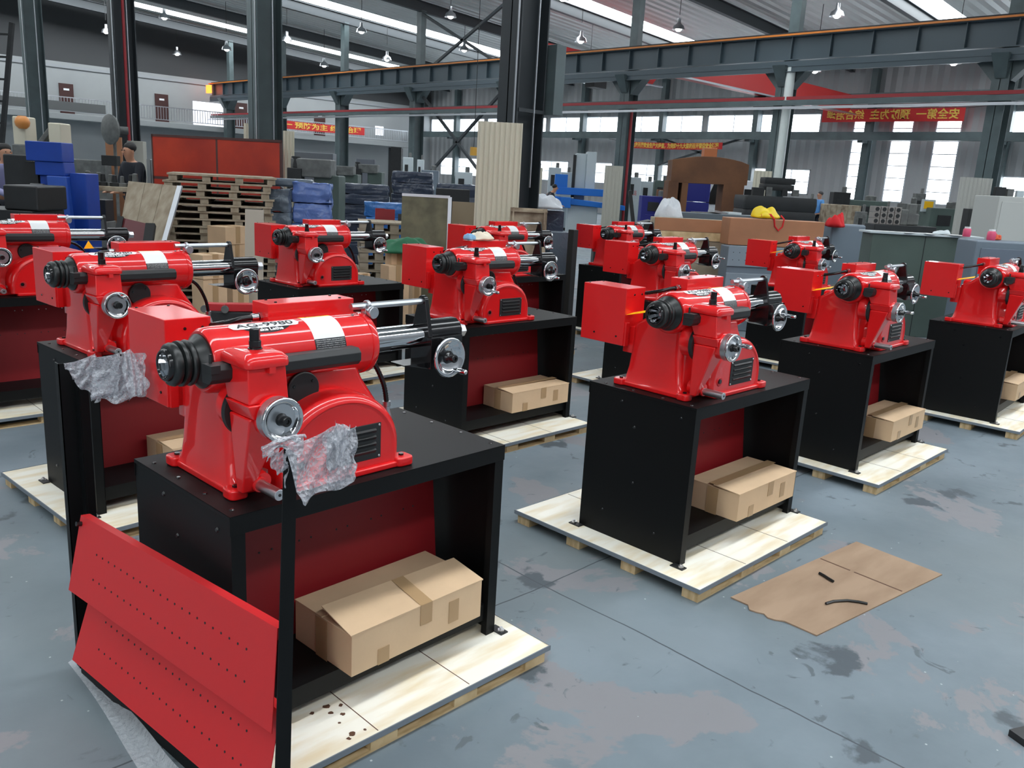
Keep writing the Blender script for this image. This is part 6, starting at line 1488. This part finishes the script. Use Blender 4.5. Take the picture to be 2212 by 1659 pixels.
# green benches right
def desk_kids(t, W, D, H):
    MB().bx(-W / 2 - 0.05, W / 2 + 0.05, -D / 2 - 0.03, D / 2, H, H + 0.025).build('top_plate', WHTM, t, bevel=0.004)
    MB().bx(-0.004, 0.004, -D / 2 - 0.003, -D / 2, 0, H).build('seam', DARK, t)
t, W, D, H = block('green_bench', 'large grey green steel bench with papers, right', 'bench', mat('green_cabinet', rgb(84, 98, 92), 0.5, noise=0.15, nscale=2), 1876, 2098, 508, 10.9, 0.25, -45, kids=desk_kids)
gb = t; gz = H + 0.025
def on(px, py, d=10.9): p = spot(px, py, d); return p
p = on(2035, 504); mb = crumple(0, 0, 0, 0.17, 0.10, 0.05, 81); o = mb.build('white_cloth', WHTM, sub=1); o.location = (p.x, p.y, gz); tag(o, 'white cloth lying on the right part of the green bench', 'cloth')
for i, (px, py) in enumerate(((1915, 505), (1965, 508), (2005, 512), (2060, 512))):
    p = on(px, py, 10.8); mb = MB(); mb.box((0, 0, 0.003 + i * 0.0006), (0.28, 0.2, 0.002)); o = mb.build('paper_sheet', WHT); o.location = (p.x, p.y, gz); o.rotation_euler = (0, 0, R(-45 + 20 * i)); tag(o, 'sheet of paper on the green bench, ' + ['leftmost', 'second from left', 'third from left', 'rightmost'][i], 'paper', 'papers on the green bench')
# casting blocks with round bores in the background
loc, W, D, H, a = place(1884, 1943, 450, 13.5, 0.6, -45, 488)
t, W2, D2, H2 = block('dark_bench', 'dark bench holding the bored grey castings', 'bench', DARK, 1880, 2010, 486, 13.5, 0.4, -45)
for r_ in range(3):
    for c_ in range(4):
        u = (c_ - 1.5) * W / 4; q = thing('bored_casting', 'grey casting with round bore, %s row, %s from the left' % (['bottom', 'middle', 'top'][r_], ['first', 'second', 'third', 'fourth'][c_]), 'casting', (loc[0] + RH.x * u, loc[1] + RH.y * u, H2 + r_ * 0.09), R(-45), 'bored castings stacked on the dark bench')
        MB().bx(-W / 8 + 0.004, W / 8 - 0.004, -0.09, 0.09, 0, 0.088).build('block', mat('casting_light', rgb(140, 134, 130), 0.6), q, bevel=0.005)
        MB().lathe([(0, 0.032), (0.003, 0.032)], (0, -0.09, 0.045), (0, -1, 0), 16).build('bore', BLKM, q)
for i, (x0, x1, tp) in enumerate(((1945, 1962, 452), (1962, 1980, 440), (1966, 1984, 462))):
    block('machine_vise', 'grey machine vise on the dark bench, ' + ['left one', 'middle one', 'right one'][i], 'vise', GREYM, x0, x1, tp, 13.6, 0.8, -45, pbot=487, bevel=0.02)
# yellow note plate
t, W, D, H = block('notice_box', 'light grey box with a yellow notice by the third tall window', 'box', WHTM, 1994, 2020, 431, 24, 0.4, -45, pbot=458); MB().bx(-W * 0.42, W * 0.30, -D / 2 - 0.01, -D / 2, H * 0.25, H * 0.85).build('yellow_notice', YEL, t)
# right side: blue grey cabinet, bottles, white cabinet
t, W, D, H = block('blue_grey_bench', 'blue grey bench cabinet at the right edge with bottles on it', 'cabinet', GREYB, 2090, 2290, 522, 9.7, 0.4, -45, bevel=0.02)
MB().bx(-W / 2 + 0.06, W / 2 - 0.05, -D / 2 - 0.012, -D / 2, H - 0.55, H - 0.08).build('door', mat('cabinet_face2', rgb(104, 114, 128), 0.5), t, bevel=0.01)
def bottle(px, py, d, label, s=1.0, z=None):
    p = spot(px, py, d); t = thing('plastic_bottle', label, 'bottle', (p.x, p.y, p.z if z is None else z), 0, 'pink bottles')
    MB().lathe([(0, 0.042 * s), (0.01 * s, 0.046 * s), (0.085 * s, 0.046 * s), (0.10 * s, 0.036 * s)], (0, 0, 0), (0, 0, 1), 18).build('bottle_body', PINK, t); MB().lathe([(0, 0.034 * s), (0.02 * s, 0.034 * s)], (0, 0, 0.10 * s), (0, 0, 1), 16).build('cap', WHT, t)
bottle(2139, 523, 9.75, 'pink bottle with white cap, the nearer one on the blue grey bench', 1.0, H)
bottle(2087, 512, 10.6, 'pink bottle with white cap, the farther one at the right end of the green bench', 1.0, gz)
p = spot(2153, 520, 9.8); solo(crumple(p.x, p.y, H, 0.06, 0.05, 0.06, 91), 'orange_rag', mat('orange_rag', rgb(206, 90, 60), 0.8), 'orange rag beside the nearer pink bottle', 'cloth', sub=1)
t, W, D, H = block('white_cabinet', 'large white cabinet at the right edge behind the bottles', 'cabinet', mat('off_white', rgb(188, 190, 186), 0.5), 2135, 2330, 428, 13.5, 0.5, -45, pbot=None)
for q in (-1, 1): MB().bx(min(q * 0.01, q * W * 0.47), max(q * 0.01, q * W * 0.47), -D / 2 - 0.01, -D / 2, 0.1, H - 0.08).build('door', mat('off_white', None), t, bevel=0.004)
block('dark_cavity_machine', 'dark machine between corrugated sheet and white cabinet', 'machine', DARK, 2088, 2140, 452, 15, 0.5, -45)
for i, (x0, x1) in enumerate(((2150, 2172), (2176, 2190), (2196, 2212))):
    block('machine_turret', 'dark machine turret above the white cabinet, ' + ['left one', 'middle one', 'right one'][i], 'machine', (DARK, GREYM, WHTM)[i], x0, x1, 404 + 4 * i, 19, 0.5, -45)
# small red parts on the floor behind the nearest lathe
p = spot(520, 668, 6.9)
for i, (px, lb) in enumerate(((478, 'small red cast part lying behind the nearest lathe, left'), (520, 'small red cast part lying behind the nearest lathe, right'))):
    p = spot(px, 664, 6.3); z = 0.42; t = thing('red_casting', lb, 'casting', (p.x, p.y, spot(px, 672, 6.3).z), R(-40 + 10 * i)); MB().bx(-0.11, 0.11, -0.04, 0.04, 0, 0.06).build('body', REDP, t, bevel=0.008); MB().lathe([(0, 0.028), (0.02, 0.028)], (-0.11, -0.04, 0.02), (0, -1, 0), 18).build('end_disc', GREYM, t)
block('dark_table', 'low dark table between the first two left rows carrying red parts', 'table', DARK, 452, 580, 672, 6.3, 0.25, -40)
# orange yellow control pendant hanging at the cross braces
t = thing('crane_pendant', 'yellow crane control box hanging on a cable by the cross braces', 'crane control', tuple(spot(1023, 336, 26)), 0)
MB().bx(-0.1, 0.1, -0.05, 0.05, 0, 0.24).build('control_box', mat('pendant_yellow', rgb(214, 160, 60), 0.5), t); MB().cyl((0, 0, 0.24), (0, 0, 5.6), 0.01, n=6).build('cable', DARK, t)
# dark bulk under the gallery, far wall machines
block('dark_machine', 'dark upright machine at the far end of the office wall', 'machine', DARK, 846, 868, 318, 40, 0.6, -45)
